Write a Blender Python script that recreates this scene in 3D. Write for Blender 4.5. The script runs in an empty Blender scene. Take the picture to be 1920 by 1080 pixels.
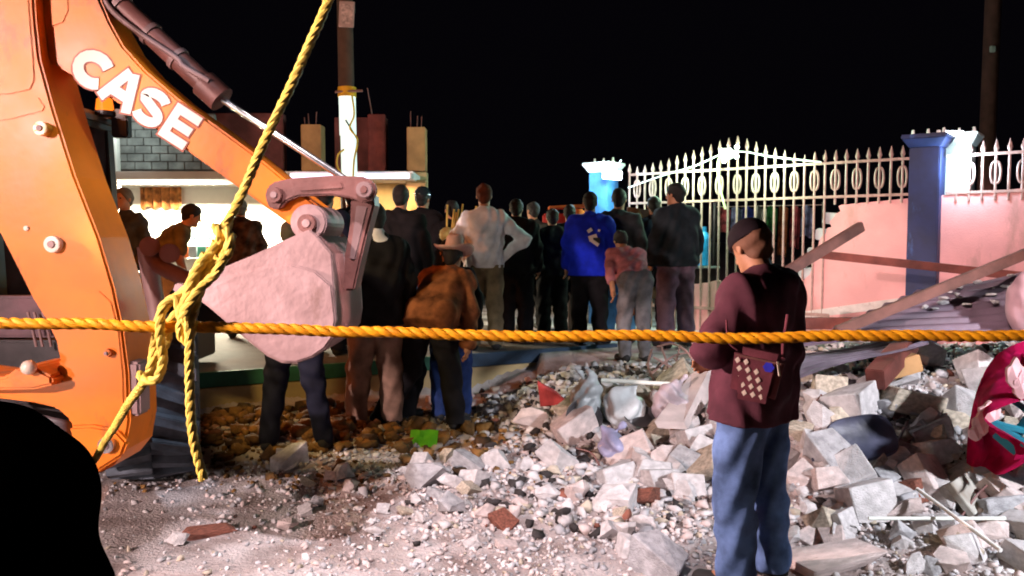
import bpy, bmesh, math, random
import numpy as np
from mathutils import Vector, Matrix, Euler, noise as mnoise

# ------------------------------------------------------------------ camera, world, lights
SC = bpy.context.scene
COL = SC.collection
F_PX, CAM_H, PITCH = 1500.0, 1.6, math.atan(90.0 / 1500.0)
cd = bpy.data.cameras.new('camera'); CAM = bpy.data.objects.new('camera', cd); COL.objects.link(CAM)
CAM.location = (0, 0, CAM_H); CAM.rotation_euler = (math.pi / 2 - PITCH, 0, 0)
cd.sensor_width = 36; cd.lens = F_PX / 1920 * 36; cd.clip_start = 0.05; cd.clip_end = 1000
SC.camera = CAM

W = bpy.data.worlds.new('World'); SC.world = W; W.use_nodes = True
bg = W.node_tree.nodes['Background']; bg.inputs[0].default_value = (0.30, 0.24, 0.42, 1); bg.inputs[1].default_value = 0.0045
SC.view_settings.view_transform = 'Standard'; SC.view_settings.look = 'None'
SC.view_settings.exposure = 0; SC.view_settings.gamma = 1; SC.view_settings.use_curve_mapping = False
SC.cycles.use_denoising = True
SC.cycles.filter_width = 1.9
SC.cycles.max_bounces = 5
SC.cycles.sample_clamp_indirect = 3

def spot(name, loc, target, power, col, angle, blend=0.4, radius=0.08):
    l = bpy.data.lights.new(name, 'SPOT'); l.energy = power; l.color = col; l.spot_size = math.radians(angle)
    l.spot_blend = blend; l.shadow_soft_size = radius
    o = bpy.data.objects.new(name, l); COL.objects.link(o); o.location = loc
    o.rotation_euler = (Vector(target) - Vector(loc)).to_track_quat('-Z', 'Y').to_euler(); return o
def point(name, loc, power, col, radius=0.05):
    l = bpy.data.lights.new(name, 'POINT'); l.energy = power; l.color = col; l.shadow_soft_size = radius
    o = bpy.data.objects.new(name, l); COL.objects.link(o); o.location = loc; return o

# moon: a whisper of sky light
sl = bpy.data.lights.new('moon', 'SUN'); sl.energy = 0.006; sl.angle = 0.01; sl.color = (0.7, 0.75, 1.0)
so = bpy.data.objects.new('moon', sl); COL.objects.link(so); so.rotation_euler = (math.radians(35), math.radians(10), 0)
# floodlight far to the left (out of frame): lights the machine and the rubble
spot('left_flood_fill', (-6.0, -3.0, 3.4), (-1.48, 5.5, 0.4), 4300, (1.0, 0.74, 0.70), 36, 0.12, 0.10)
# fill added high behind the camera, aimed over the heads at the pink wall
spot('wall_fill', (-3.0, -3.0, 6.0), (4.75, 8.5, 1.3), 7600, (1.0, 0.72, 0.68), 19, 0.5, 0.12)
# weaker fill added for the upper shop, the pole and its notice
spot('left_flood_fill', (-6.0, -3.0, 3.0), (-2.2, 11.0, 3.4), 2600, (1.0, 0.66, 0.50), 17, 0.6, 0.12)
# headlight low on the left, its glare shows on the boom
spot('headlight_beam', (-3.2, 1.7, 0.78), (-1.9, 3.9, 1.1), 60, (1.0, 0.86, 0.80), 75, 0.6, 0.07)
# lamp beside the machine: side light on the man in maroon
spot('machine_side_lamp', (-3.0, 3.42, 1.9), (1.30, 3.64, 0.85), 1450, (1.0, 0.72, 0.68), 25, 0.4, 0.07)
# white work flood on the right, aimed at the heap
spot('work_flood', (4.6, 1.3, 2.9), (2.45, 5.0, 0.10), 1650, (0.93, 0.93, 1.0), 44, 0.6, 0.12)
# unseen overhead fill added to brighten the gravel
spot('gravel_tyre_fill', (-0.7, 1.0, 6.0), (-0.45, 3.95, 0.0), 2450, (1.0, 0.88, 0.93), 29, 0.7, 0.10)
spot('gravel_tyre_fill', (-0.7, 1.0, 6.0), (-2.18, 4.80, 0.62), 1300, (0.72, 0.84, 1.0), 10, 1.0, 0.10)  # small bluish fill added for the tyre lugs
# fills added beside the camera to light the ropes
spot('rope_fill', (-2.2, 0.05, 1.95), (0.2, 0.85, 1.45), 430, (1.0, 0.74, 0.46), 50, 0.8, 0.10)
spot('rope_fill', (-1.6, 0.0, 2.5), (-0.33, 0.9, 1.72), 190, (1.0, 0.76, 0.46), 36, 0.9, 0.10)
# fill added on the people; yellow machine lamp at the terrace foot
spot('people_fill', (-2.5, 4.75, 2.72), (0.9, 8.6, 1.2), 105, (1.0, 0.86, 0.72), 62, 0.6, 0.07)
spot('fender_lamp', (-1.95, 4.95, 1.75), (-1.0, 6.9, 0.25), 75, (1.0, 0.68, 0.26), 78, 0.5, 0.05)

# ------------------------------------------------------------------ geometry helpers
rnd = random.Random(7)
cp, sp_ = math.cos(PITCH), math.sin(PITCH)
def ray(px, py):
    x, u = (px - 960) / F_PX, (540 - py) / F_PX
    return Vector((x, cp + u * sp_, -sp_ + u * cp))
def P(px, py, d):
    r = ray(px, py); r = r * (d / r.y); return Vector((r.x, r.y, r.z + CAM_H))

def _hash_grid(seed, n=256):
    return np.random.RandomState(seed).rand(n, n)
_HG = [_hash_grid(s) for s in range(6)]
def vnoise(x, y, s=0):
    g = _HG[s]; n = g.shape[0]
    xi = np.floor(x).astype(int); yi = np.floor(y).astype(int); fx = x - xi; fy = y - yi
    fx = fx * fx * (3 - 2 * fx); fy = fy * fy * (3 - 2 * fy)
    a = g[xi % n, yi % n]; b = g[(xi + 1) % n, yi % n]; c = g[xi % n, (yi + 1) % n]; d = g[(xi + 1) % n, (yi + 1) % n]
    return (a * (1 - fx) + b * fx) * (1 - fy) + (c * (1 - fx) + d * fx) * fy
def sstep(a, b, x):
    t = np.clip((x - a) / (b - a), 0, 1); return t * t * (3 - 2 * t)
TE0, TE1 = np.array([-2.58, 6.9]), np.array([0.0, 8.2])
def terrace_d(x, y):          # >0 behind the terrace front line
    n = np.array([-(TE1 - TE0)[1], (TE1 - TE0)[0]]); n = n / np.linalg.norm(n)
    return (x - TE0[0]) * n[0] + (y - TE0[1]) * n[1]
def terrain(x, y):
    x = np.asarray(x, float); y = np.asarray(y, float)
    A = 0.10 + 0.30 * sstep(-0.6, 1.0, x) + 0.22 * sstep(1.2, 2.4, x)
    y0 = 5.5 - 0.55 * sstep(-0.5, 0.8, x) - 0.95 * sstep(0.9, 2.0, x)
    h = A * sstep(y0, y0 + 1.9, y)
    h = h + 0.13 * np.exp(-((x + 1.75) / 0.8) ** 2 - ((y - 6.35) / 0.5) ** 2)
    h = h + 0.06 * np.exp(-((x + 0.1) / 1.3) ** 2 - ((y - 5.45) / 0.45) ** 2)
    lump = (vnoise(x * 2.3 + 31, y * 2.3 + 17, 0) - .5) * 0.10 + (vnoise(x * 6 + 3, y * 6 + 9, 1) - .5) * 0.05
    h = h + lump * sstep(y0 - 0.6, y0 + 0.8, y) * sstep(10.5, 8.2, y)
    h = h + (vnoise(x * 1.3, y * 1.3, 2) - .5) * 0.03 + (vnoise(x * 9, y * 9, 3) - .5) * 0.014
    far = np.where(x < 0.25, sstep(-0.02, 0.08, terrace_d(x, y)), sstep(7.6, 8.4, y))
    far = far * sstep(60, 30, np.abs(x) + np.abs(y))
    h = h * (1 - far) + 0.42 * far
    return h
def G(px, py):
    r = ray(px, py); d = np.arange(2.0, 16.0, 0.02)
    x = r.x / r.y * d; z = CAM_H + r.z / r.y * d
    hit = np.nonzero(z < terrain(x, d))[0]
    k = hit[0] if len(hit) else len(d) - 1
    return Vector((x[k], d[k], float(terrain(x[k], d[k]))))

# ------------------------------------------------------------------ materials
MATS = {}
def M(name, col, rough=0.75, metal=0.0, var=0.18, scale=6.0, bump=0.25, bscale=None, emit=None, estr=0.0, col2=None, spec=0.4, coat=0.0, mixpow=(0.35, 0.65), bdist=0.01, wear=None):
    if name in MATS: return MATS[name]
    m = bpy.data.materials.new(name); m.use_nodes = True; nt = m.node_tree; N, L = nt.nodes, nt.links
    b = N['Principled BSDF']; b.inputs['Roughness'].default_value = rough; b.inputs['Metallic'].default_value = metal
    b.inputs['Specular IOR Level'].default_value = spec; b.inputs['Coat Weight'].default_value = coat
    if emit:
        b.inputs['Emission Color'].default_value = (*emit, 1); b.inputs['Emission Strength'].default_value = estr
    tc = N.new('ShaderNodeTexCoord'); n1 = N.new('ShaderNodeTexNoise'); n1.inputs['Scale'].default_value = scale
    n1.inputs['Detail'].default_value = 6; L.new(tc.outputs['Object'], n1.inputs['Vector'])
    rp = N.new('ShaderNodeValToRGB'); rp.color_ramp.elements[0].position, rp.color_ramp.elements[1].position = mixpow
    c2 = col2 or tuple(max(0, c * (1 - 1.6 * var)) for c in col); c1 = tuple(min(1, c * (1 + var)) for c in col)
    rp.color_ramp.elements[0].color = (*c2, 1); rp.color_ramp.elements[1].color = (*c1, 1)
    L.new(n1.outputs['Fac'], rp.inputs[0]); L.new(rp.outputs[0], b.inputs['Base Color'])
    if wear:
        wc, wt_, wsc, stretch = wear
        mp = N.new('ShaderNodeMapping'); mp.inputs['Scale'].default_value = stretch; L.new(tc.outputs['Object'], mp.inputs[0])
        n3 = N.new('ShaderNodeTexNoise'); n3.inputs['Scale'].default_value = wsc; n3.inputs['Detail'].default_value = 9; n3.inputs['Roughness'].default_value = .68; L.new(mp.outputs[0], n3.inputs['Vector'])
        r3 = N.new('ShaderNodeMapRange'); r3.inputs[1].default_value = wt_; r3.inputs[2].default_value = wt_ + .10; r3.inputs[4].default_value = .85; L.new(n3.outputs['Fac'], r3.inputs[0])
        mx = N.new('ShaderNodeMix'); mx.data_type = 'RGBA'; L.new(r3.outputs[0], mx.inputs[0]); L.new(rp.outputs[0], mx.inputs[6]); mx.inputs[7].default_value = (*wc, 1); L.new(mx.outputs[2], b.inputs['Base Color'])
    mr = N.new('ShaderNodeMapRange'); mr.inputs[3].default_value = max(0.04, rough - 0.12); mr.inputs[4].default_value = min(1, rough + 0.12)
    L.new(n1.outputs['Fac'], mr.inputs[0]); L.new(mr.outputs[0], b.inputs['Roughness'])
    if bump:
        n2 = N.new('ShaderNodeTexNoise'); n2.inputs['Scale'].default_value = bscale or scale * 6; n2.inputs['Detail'].default_value = 5
        L.new(tc.outputs['Object'], n2.inputs['Vector'])
        bp = N.new('ShaderNodeBump'); bp.inputs['Strength'].default_value = bump; bp.inputs['Distance'].default_value = bdist
        L.new(n2.outputs['Fac'], bp.inputs['Height']); L.new(bp.outputs[0], b.inputs['Normal'])
    MATS[name] = m; return m
def glow(name, col, s): return M(name, (0.8, 0.8, 0.8), emit=col, estr=s, bump=0, var=0.02)

m_ground = M('gravel_dirt', (0.48, 0.43, 0.425), 0.95, var=0.2, scale=3.0, bump=0.9, bscale=55, col2=(0.25, 0.19, 0.175), bdist=0.02)
m_conc = [M('concrete_white', (0.60, 0.575, 0.58), 0.9, var=0.14, scale=4, bump=0.8, wear=((0.40, 0.36, 0.34), .60, 5, (1, 1, 1))),
          M('concrete_grey', (0.42, 0.42, 0.44), 0.92, var=0.2, scale=4, bump=0.9, wear=((0.22, 0.20, 0.19), .60, 6, (1, 1, 1))),
          M('plaster_pink', (0.62, 0.52, 0.50), 0.9, var=0.15, scale=4, bump=0.7, wear=((0.36, 0.26, 0.24), .60, 5, (1, 1, 1))),
          M('brick_red', (0.21, 0.075, 0.05), 0.92, var=0.3, scale=9, bump=0.6),
          M('mortar_beige', (0.52, 0.45, 0.36), 0.93, var=0.22, scale=8, bump=0.6)]
m_earth = M('ochre_earth', (0.22, 0.115, 0.035), 0.97, var=0.4, scale=5, bump=1.0, bscale=24, bdist=0.03)
m_orange = M('orange_paint', (0.80, 0.200, 0.008), 0.40, var=0.09, scale=3.5, bump=0.06, bscale=30, spec=0.28, col2=(0.66, 0.16, 0.008), wear=((0.26, 0.075, 0.02), .565, 3.0, (1, 1, .5)))
m_orange2 = M('orange_paint_worn', (0.70, 0.18, 0.02), 0.5, var=0.2, scale=8, bump=0.15, wear=((0.18, 0.08, 0.05), .55, 5, (1, 1, 1)))
m_steel = M('scraped_steel', (0.25, 0.158, 0.155), 0.55, metal=0.15, var=0.2, scale=4, bump=0.25, col2=(0.19, 0.11, 0.105), wear=((0.13, 0.065, 0.05), .57, 4.5, (1, 1, .35)))
m_link = M('linkage_paint', (0.19, 0.075, 0.065), 0.5, metal=0.1, var=0.2, scale=7, bump=0.2, wear=((0.30, 0.15, 0.13), .60, 7, (1, 1, 1)))
m_chrome = M('chrome_rod', (0.8, 0.78, 0.8), 0.18, metal=0.9, var=0.05, bump=0)
m_black = M('black_rubber', (0.018, 0.017, 0.018), 0.75, var=0.3, scale=8, bump=0.3)
m_tyre = M('dusty_tyre', (0.085, 0.10, 0.125), 0.85, var=0.4, scale=5, bump=0.4)
m_dark = M('dark_frame', (0.022, 0.014, 0.016), 0.45, var=0.3, bump=0.1)
m_maroonsteel = M('maroon_plate', (0.10, 0.045, 0.055), 0.55, var=0.3, bump=0.2)
m_hose = M('grey_hose', (0.16, 0.14, 0.16), 0.5, var=0.2, bump=0.2)
m_cream = M('cream_decal', (0.80, 0.66, 0.55), 0.5, var=0.05, bump=0.03)
m_decal_edge = M('decal_edge', (0.36, 0.06, 0.02), 0.5, var=0.05, bump=0)
m_rope = M('yellow_rope', (0.85, 0.36, 0.012), 0.6, var=0.18, scale=60, bump=0.5, bscale=500, bdist=0.001, col2=(0.70, 0.26, 0.01))
m_rope2 = M('pale_yellow_rope', (0.85, 0.60, 0.17), 0.6, var=0.15, scale=60, bump=0.5, bscale=500, bdist=0.001)
m_pinkwall = M('pink_stucco', (0.74, 0.345, 0.34), 0.92, var=0.08, scale=1.6, bump=0.25, bscale=60, col2=(0.60, 0.28, 0.28), wear=((0.46, 0.24, 0.22), .53, 2.4, (1, 1, .3)))
m_blue = M('blue_paint', (0.011, 0.017, 0.075), 0.6, var=0.25, scale=3, bump=0.2, wear=((0.05, 0.12, 0.36), .60, 4, (1, 1, .3)))
m_iron = M('white_iron', (0.36, 0.21, 0.185), 0.5, var=0.15, scale=20, bump=0.15)
m_beige = M('beige_wall', (0.55, 0.42, 0.22), 0.9, var=0.15, scale=2.5, bump=0.3)
m_green = M('green_paint', (0.03, 0.16, 0.10), 0.7, var=0.25, scale=5, bump=0.2)
m_white = M('white_paint', (0.78, 0.77, 0.74), 0.8, var=0.06, scale=3, bump=0.15)
m_block = M('grey_block', (0.34, 0.38, 0.38), 0.95, var=0.2, scale=6, bump=0.5)
m_mortar = M('mortar', (0.16, 0.17, 0.17), 0.95, var=0.2, bump=0.4)
m_column = M('ochre_column', (0.50, 0.29, 0.13), 0.9, var=0.15, scale=4, bump=0.3)
m_maroonwall = M('maroon_wall', (0.15, 0.05, 0.05), 0.9, var=0.3, scale=3, bump=0.3)
m_wood = M('brown_timber', (0.135, 0.062, 0.050), 0.8, var=0.3, scale=5, bump=0.4)
m_wood2 = M('red_timber', (0.16, 0.045, 0.035), 0.8, var=0.3, scale=5, bump=0.4)
m_tin = M('corrugated_tin', (0.22, 0.155, 0.205), 0.45, metal=0.1, var=0.25, scale=2.5, bump=0.2)
m_skin = M('skin', (0.42, 0.19, 0.10), 0.6, var=0.1, scale=12, bump=0.08)
m_hair = M('black_hair', (0.012, 0.009, 0.008), 0.7, var=0.2, scale=40, bump=0.6)
m_glass = M('cab_glass', (0.05, 0.02, 0.02), 0.08, var=0.1, bump=0, spec=0.7)
def cloth(name, col, var=0.22): return M(name, col, 0.92, var=var, scale=9, bump=0.35, bscale=160, bdist=0.004, spec=0.15)

# ------------------------------------------------------------------ object helpers
def tag(o, label=None, cat=None, group=None, kind=None):
    if label: o['label'] = label
    if cat: o['category'] = cat
    if group: o['group'] = group
    if kind: o['kind'] = kind
    return o
def thing(name, label, cat, loc=(0, 0, 0), group=None):
    o = bpy.data.objects.new(name, None); COL.objects.link(o); o.location = loc; o.empty_display_size = 0.1
    return tag(o, label, cat, group)
def root_loc(o):
    v = Vector((0, 0, 0))
    while o is not None: v += Vector(o.location); o = o.parent
    return v
def link_mesh(name, me, mat, parent=None, loc=None, smooth=False):
    if mat is not None:
        for mm in (mat if isinstance(mat, (list, tuple)) else [mat]): me.materials.append(mm)
    if smooth: me.shade_smooth()
    o = bpy.data.objects.new(name, me); COL.objects.link(o)
    if parent is not None: o.parent = parent
    if loc is not None: o.location = loc
    return o
def finish(name, bm, mat, parent=None, smooth=False, bevel=0.0, segs=2, normals=True):
    """bm is in world coordinates; the object gets its origin at its thing's base (or its own base)."""
    if normals: bmesh.ops.recalc_face_normals(bm, faces=bm.faces)
    if bevel: 
        es = [e for e in bm.edges if len(e.link_faces) == 2 and e.calc_face_angle(0) > 0.5]
        bmesh.ops.bevel(bm, geom=es, offset=bevel, segments=segs, affect='EDGES', clamp_overlap=True)
    off = root_loc(parent) if parent is not None else None
    loc = None
    if parent is None:
        xs = [v.co.x for v in bm.verts]; ys = [v.co.y for v in bm.verts]; zs = [v.co.z for v in bm.verts]
        off = Vector(((min(xs) + max(xs)) / 2, (min(ys) + max(ys)) / 2, min(zs))); loc = off
    bmesh.ops.translate(bm, verts=bm.verts, vec=-off)
    me = bpy.data.meshes.new(name); bm.to_mesh(me); bm.free()
    if smooth:
        me.shade_smooth(); me.set_sharp_from_angle(angle=math.radians(38))
    return link_mesh(name, me, mat, parent, loc)
def BM(): return bmesh.new()
def add_box(bm, c, s, rot=None):
    r = bmesh.ops.create_cube(bm, size=1.0)
    mt = Matrix.Translation(Vector(c)) @ (rot.to_matrix().to_4x4() if rot is not None else Matrix()) @ Matrix.Diagonal((*s, 1))
    bmesh.ops.transform(bm, matrix=mt, verts=r['verts']); return r['verts']
def add_cyl(bm, a, b, r1, r2=None, seg=16, caps=True):
    a, b = Vector(a), Vector(b); d = b - a
    r = bmesh.ops.create_cone(bm, cap_ends=caps, segments=seg, radius1=r1, radius2=r1 if r2 is None else r2, depth=d.length)
    q = Vector((0, 0, 1)).rotation_difference(d.normalized())
    bmesh.ops.transform(bm, matrix=Matrix.Translation((a + b) / 2) @ q.to_matrix().to_4x4(), verts=r['verts']); return r['verts']
def add_beam(bm, a, b, w, h, up=(0, 0, 1)):
    a, b = Vector(a), Vector(b); d = (b - a).normalized(); s = d.cross(Vector(up)).normalized(); u = s.cross(d)
    vs = [bm.verts.new(p + s * i * w / 2 + u * j * h / 2) for p in (a, b) for i, j in ((-1, -1), (1, -1), (1, 1), (-1, 1))]
    for f in ((0, 1, 2, 3), (7, 6, 5, 4), (0, 4, 5, 1), (1, 5, 6, 2), (2, 6, 7, 3), (3, 7, 4, 0)): bm.faces.new([vs[i] for i in f])
    return vs
def add_poly(bm, front, vec):
    """prism: list of world points and an extrusion vector"""
    vec = Vector(vec); a = [bm.verts.new(p) for p in front]; b = [bm.verts.new(Vector(p) + vec) for p in front]; n = len(a)
    bm.faces.new(a); bm.faces.new(b[::-1])
    for i in range(n): bm.faces.new((a[i], b[i], b[(i + 1) % n], a[(i + 1) % n]))
def catmull(pts, n=8):
    pts = [Vector(p) for p in pts]; q = [pts[0] * 2 - pts[1]] + pts + [pts[-1] * 2 - pts[-2]]; out = []
    for i in range(1, len(q) - 2):
        for k in range(n):
            t = k / n; a, b, c, d = q[i - 1:i + 3]
            out.append(0.5 * (2 * b + (c - a) * t + (2 * a - 5 * b + 4 * c - d) * t * t + (3 * b - a - 3 * c + d) * t ** 3))
    out.append(pts[-1]); return out
def resample(pts, step):
    out = [pts[0].copy()]; acc = 0
    for a, b in zip(pts, pts[1:]):
        L = (b - a).length
        if L < 1e-9: continue
        s = step - acc
        while s <= L: out.append(a.lerp(b, s / L)); s += step
        acc = L - (s - step)
    out.append(pts[-1].copy()); return out
def add_tube(bm, pts, r, seg=8, caps=True, radii=None):
    pts = [Vector(p) for p in pts]; rings = []; up = None
    for i, p in enumerate(pts):
        t = (pts[min(i + 1, len(pts) - 1)] - pts[max(i - 1, 0)]).normalized()
        if up is None: up = t.orthogonal().normalized()
        up = (up - t * up.dot(t)).normalized(); s = t.cross(up); rr = radii[i] if radii else r
        rings.append([bm.verts.new(p + (up * math.cos(2 * math.pi * k / seg) + s * math.sin(2 * math.pi * k / seg)) * rr) for k in range(seg)])
    for a, b in zip(rings, rings[1:]):
        for k in range(seg): bm.faces.new((a[k], a[(k + 1) % seg], b[(k + 1) % seg], b[k]))
    if caps: bm.faces.new(rings[0][::-1]); bm.faces.new(rings[-1])
def rope_strands(pts, r, pitch, parent, mat, step=0.003, name='strand'):
    pts = resample(pts, step); up = None; fr = []
    pts = [p + Vector((0, mnoise.noise(p * 14) * .0022, mnoise.noise(p * 11 + Vector((5, 0, 0))) * .0026)) for p in pts]
    for i, p in enumerate(pts):
        t = (pts[min(i + 1, len(pts) - 1)] - pts[max(i - 1, 0)]).normalized()
        if up is None: up = t.orthogonal().normalized()
        up = (up - t * up.dot(t)).normalized(); fr.append((p, up.copy(), t.cross(up)))
    for s in range(3):
        bm = BM(); line = []
        for i, (p, u, v) in enumerate(fr):
            a = 2 * math.pi * (i * step / pitch + s / 3); line.append(p + (u * math.cos(a) + v * math.sin(a)) * r * 0.37)
        add_tube(bm, line, r * 0.66, 8); finish(name, bm, mat, parent, smooth=True)

# ------------------------------------------------------------------ the ground
def axis(lo, hi, step, far):
    a = np.arange(lo, hi + 1e-6, step); return np.concatenate([[-far, -far / 3, lo - 8, lo - 2], a, [hi + 2, hi + 8, far / 3, far]])
gx, gy = axis(-5.2, 7.2, 0.05, 300), axis(0.4, 12.5, 0.05, 300)
X, Y = np.meshgrid(gx, gy, indexing='ij'); Z = terrain(X, Y); nx, ny = X.shape
idx = np.arange(nx * ny).reshape(nx, ny)
faces = np.stack([idx[:-1, :-1], idx[1:, :-1], idx[1:, 1:], idx[:-1, 1:]], -1).reshape(-1, 4)
me = bpy.data.meshes.new('ground'); me.from_pydata(np.stack([X, Y, Z], -1).reshape(-1, 3).tolist(), [], faces.tolist())
gr = link_mesh('ground', me, m_ground, smooth=True); tag(gr, kind='structure')

# ------------------------------------------------------------------ backhoe loader
DB = 3.72
t_bh = thing('backhoe_loader', 'orange backhoe loader seen from behind, its digging arm folded out to the right', 'backhoe', P(120, 880, 4.6) * Vector((1, 1, 0)) if False else (P(120, 800, 4.6).x, 4.6, 0))
def plate(name, pts, d, thick, mat, parent=t_bh, bevel=0.012, smooth_line=0):
    w = [P(x, y, d) for x, y in pts]
    if smooth_line: w = catmull(w + [w[0]], smooth_line)[:-1]
    bm = BM(); add_poly(bm, w, (0, thick, 0)); return finish(name, bm, mat, parent, bevel=bevel)
boom = plate('boom', [(-90, -60), (60, -60), (66, 40), (74, 110), (100, 205), (140, 330), (185, 445), (213, 540), (230, 620), (240, 700), (243, 790),
      (234, 845), (210, 875), (165, 897), (140, 872), (122, 850), (138, 815), (130, 788), (104, 765), (60, 755), (0, 748), (-90, 745), (-90, 700), (0, 712),
      (62, 716), (98, 702), (112, 680), (104, 640), (85, 600), (60, 560), (30, 500), (0, 440), (-90, 280)], DB, 0.30, m_orange)
plate('cover_plate', [(-90, -60), (48, -60), (56, 40), (62, 110), (64, 150), (56, 168), (20, 176), (-90, 182)], DB - 0.006, 0.01, m_orange, bevel=0.003)
plate('cover_plate', [(-90, 196), (30, 190), (72, 182), (84, 200), (80, 208), (20, 224), (-90, 236)], DB - 0.005, 0.01, m_orange, bevel=0.003)
plate('gusset_plate', [(160, 548), (186, 546), (208, 566), (222, 620), (230, 700), (232, 770), (216, 772), (212, 700), (200, 620), (180, 575)], DB - 0.006, 0.01, m_orange, bevel=0.003)
plate('side_bracket', [(236, 678), (260, 680), (262, 780), (240, 782)], DB + 0.02, 0.12, m_steel)
# lower swing bracket with its hoses
plate('swing_bracket', [(-90, 716), (10, 706), (30, 690), (62, 688), (96, 706), (98, 722), (60, 731), (-90, 733)], DB - 0.10, 0.30, m_orange2)
plate('lower_lug', [(128, 800), (170, 798), (215, 806), (238, 830), (228, 856), (168, 894), (148, 872), (140, 845)], DB - 0.03, 0.05, m_orange)
bm = BM(); bmesh.ops.create_uvsphere(bm, u_segments=16, v_segments=10, radius=0.034, matrix=Matrix.Translation(P(54, 689, DB - 0.12))); finish('grease_cap', bm, M('pale_cap', (0.75, 0.6, 0.5), 0.25), t_bh, smooth=True)
for k in range(6):
    bm = BM(); yy = 772 + k * 9
    add_tube(bm, catmull([P(-60, yy - 18, DB + 0.1), P(20, yy - 6, DB + 0.08 + 0.02 * (k % 2)), P(80, yy + 12, DB + 0.1), P(128, yy + 22 - k * 5, DB + 0.14), P(150, yy + 20 - k * 6, DB + 0.4)], 6), 0.017, 8)
    finish('hydraulic_hose', bm, m_hose, t_bh, smooth=True)
plate('hose_guard', [(-90, 745), (150, 758), (150, 845), (-90, 845)], DB + 0.34, 0.05, m_dark)
def pin(px, py, d, rpx, mat=m_cream, depth=0.03, name='pin', inner=True, parent=t_bh):
    r = rpx * d / F_PX; c = P(px, py, d); bm = BM(); add_cyl(bm, c + Vector((0, 0.02, 0)), c - Vector((0, depth, 0)), r, r * 0.94, 24)
    o = finish(name, bm, mat, parent, bevel=0.003)
    if inner:
        bm = BM(); add_cyl(bm, c - Vector((0, depth, 0)), c - Vector((0, depth + 0.008, 0)), r * 0.45, r * 0.4, 12); finish('bolt_head', bm, m_steel if mat is not m_steel else m_link, o)
    return o
pin(103, 458, DB, 16); pin(205, 661, DB - 0.006, 8, m_orange2); pin(203, 833, DB - 0.03, 16, m_chrome)
pin(86, 243, DB, 13, M('yellow_fitting', (0.8, 0.45, 0.06), 0.3), 0.05, 'hose_fitting')
pin(50, 428, DB, 5, m_cream, 0.01, inner=False)
# dipper arm
DD = 3.80
plate('dipper_arm', [(76, -60), (165, -60), (188, 0), (205, 40), (230, 85), (270, 130), (330, 182), (400, 232), (470, 283), (545, 345), (596, 385), (606, 405), (598, 428), (574, 438),
      (548, 424), (500, 390), (440, 347), (330, 268), (190, 172), (84, 112), (78, 60)], DD, 0.24, m_orange)
plate('cover_plate', [(80, -60), (126, -60), (128, 20), (118, 42), (96, 50), (80, 46)], DD - 0.005, 0.01, m_orange, bevel=0.003)
# lettering: C A S E, strokes laid along the arm
LU, LV = Vector((math.cos(math.radians(33)), math.sin(math.radians(33)))), Vector((math.sin(math.radians(33)), -math.cos(math.radians(33))))
def stroke_pts(line, w):
    L, R = [], []
    for i, p in enumerate(line):
        a = line[max(i - 1, 0)]; b = line[min(i + 1, len(line) - 1)]; t = (Vector(b) - Vector(a)).normalized(); n = Vector((-t.y, t.x))
        L.append(Vector(p) + n * w / 2); R.append(Vector(p) - n * w / 2)
    return L + R[::-1]
def arc(cx, cy, rx, ry, a0, a1, n=14): return [Vector((cx + rx * math.cos(math.radians(a0 + (a1 - a0) * i / n)), cy + ry * math.sin(math.radians(a0 + (a1 - a0) * i / n)))) for i in range(n + 1)]
LET = {'C': [arc(0, 0, 22, 22, 42, 318)],
       'A': [[Vector((-27, -31)), Vector((-4, 31))], [Vector((27, -31)), Vector((4, 31))], [Vector((-14, -9)), Vector((14, -9))]],
       'S': [arc(0, 12, 18, 11.5, 25, 200, 10) + arc(0, -12, 18, 11.5, 70, -155, 14)],
       'E': [[Vector((-18, -31)), Vector((-18, 31))], [Vector((-18, 23.5)), Vector((26, 23.5))], [Vector((-18, 0)), Vector((22, 0))], [Vector((-18, -23.5)), Vector((26, -23.5))]]}
ctr0 = Vector((175, 131))
for ch, along, w, sq in (('C', 0, 19, 1.28), ('A', 62, 17, 1.0), ('S', 122, 16, 1.15), ('E', 183, 15, 1.0)):
    for nm, extra, dd, mt in (('lettering_edge', 5.5, 0.003, m_decal_edge), ('lettering', 0, 0.006, m_cream)):
        bm = BM()
        for k, line in enumerate(LET[ch]):
            if extra and len(line) == 2:
                t = (line[1] - line[0]).normalized(); line = [line[0] - t * extra / 2, line[1] + t * extra / 2]
            pl = stroke_pts([Vector((q.x * sq, q.y)) for q in line], w + extra)
            n2 = len(pl) // 2
            for i in range(n2 - 1):
                quad = [pl[i], pl[i + 1], pl[2 * n2 - 2 - i], pl[2 * n2 - 1 - i]]
                pts = []
                for q in quad:
                    s = ctr0 + LU * along * 1.06 + LU * q.x * 1.08 + LV * q.y * 1.14
                    pts.append(P(s.x, s.y, DD - dd - k * 0.0006))
                bm.faces.new([bm.verts.new(p) for p in pts])
        finish(nm, bm, mt, t_bh, normals=False)
# dipper cylinder
def tube_part(name, pts, r, mat, parent=t_bh, seg=16, radii=None):
    bm = BM(); add_tube(bm, pts, r, seg, radii=radii); return finish(name, bm, mat, parent, smooth=True)
DC = 3.90
tube_part('cylinder_barrel', [P(150, -60, DC), P(404, 176, DC)], 0.052, m_link)
tube_part('cylinder_pipe', catmull([P(185, -20, DC - 0.07), P(212, 22, DC - 0.07), P(262, 62, DC - 0.07), P(330, 108, DC - 0.07), P(345, 125, DC - 0.07), P(392, 152, DC - 0.06)], 5), 0.013, m_steel)
tube_part('cylinder_gland', [P(382, 156, DC), P(416, 187, DC)], 0.068, m_link)
for a in (0.3, 0.52, 0.72):
    c = P(150, -60, DC).lerp(P(404, 176, DC), a); n = (P(404, 176, DC) - P(150, -60, DC)).normalized()
    tube_part('pipe_clamp', [c - n * 0.012, c + n * 0.012], 0.060, m_steel)
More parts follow.
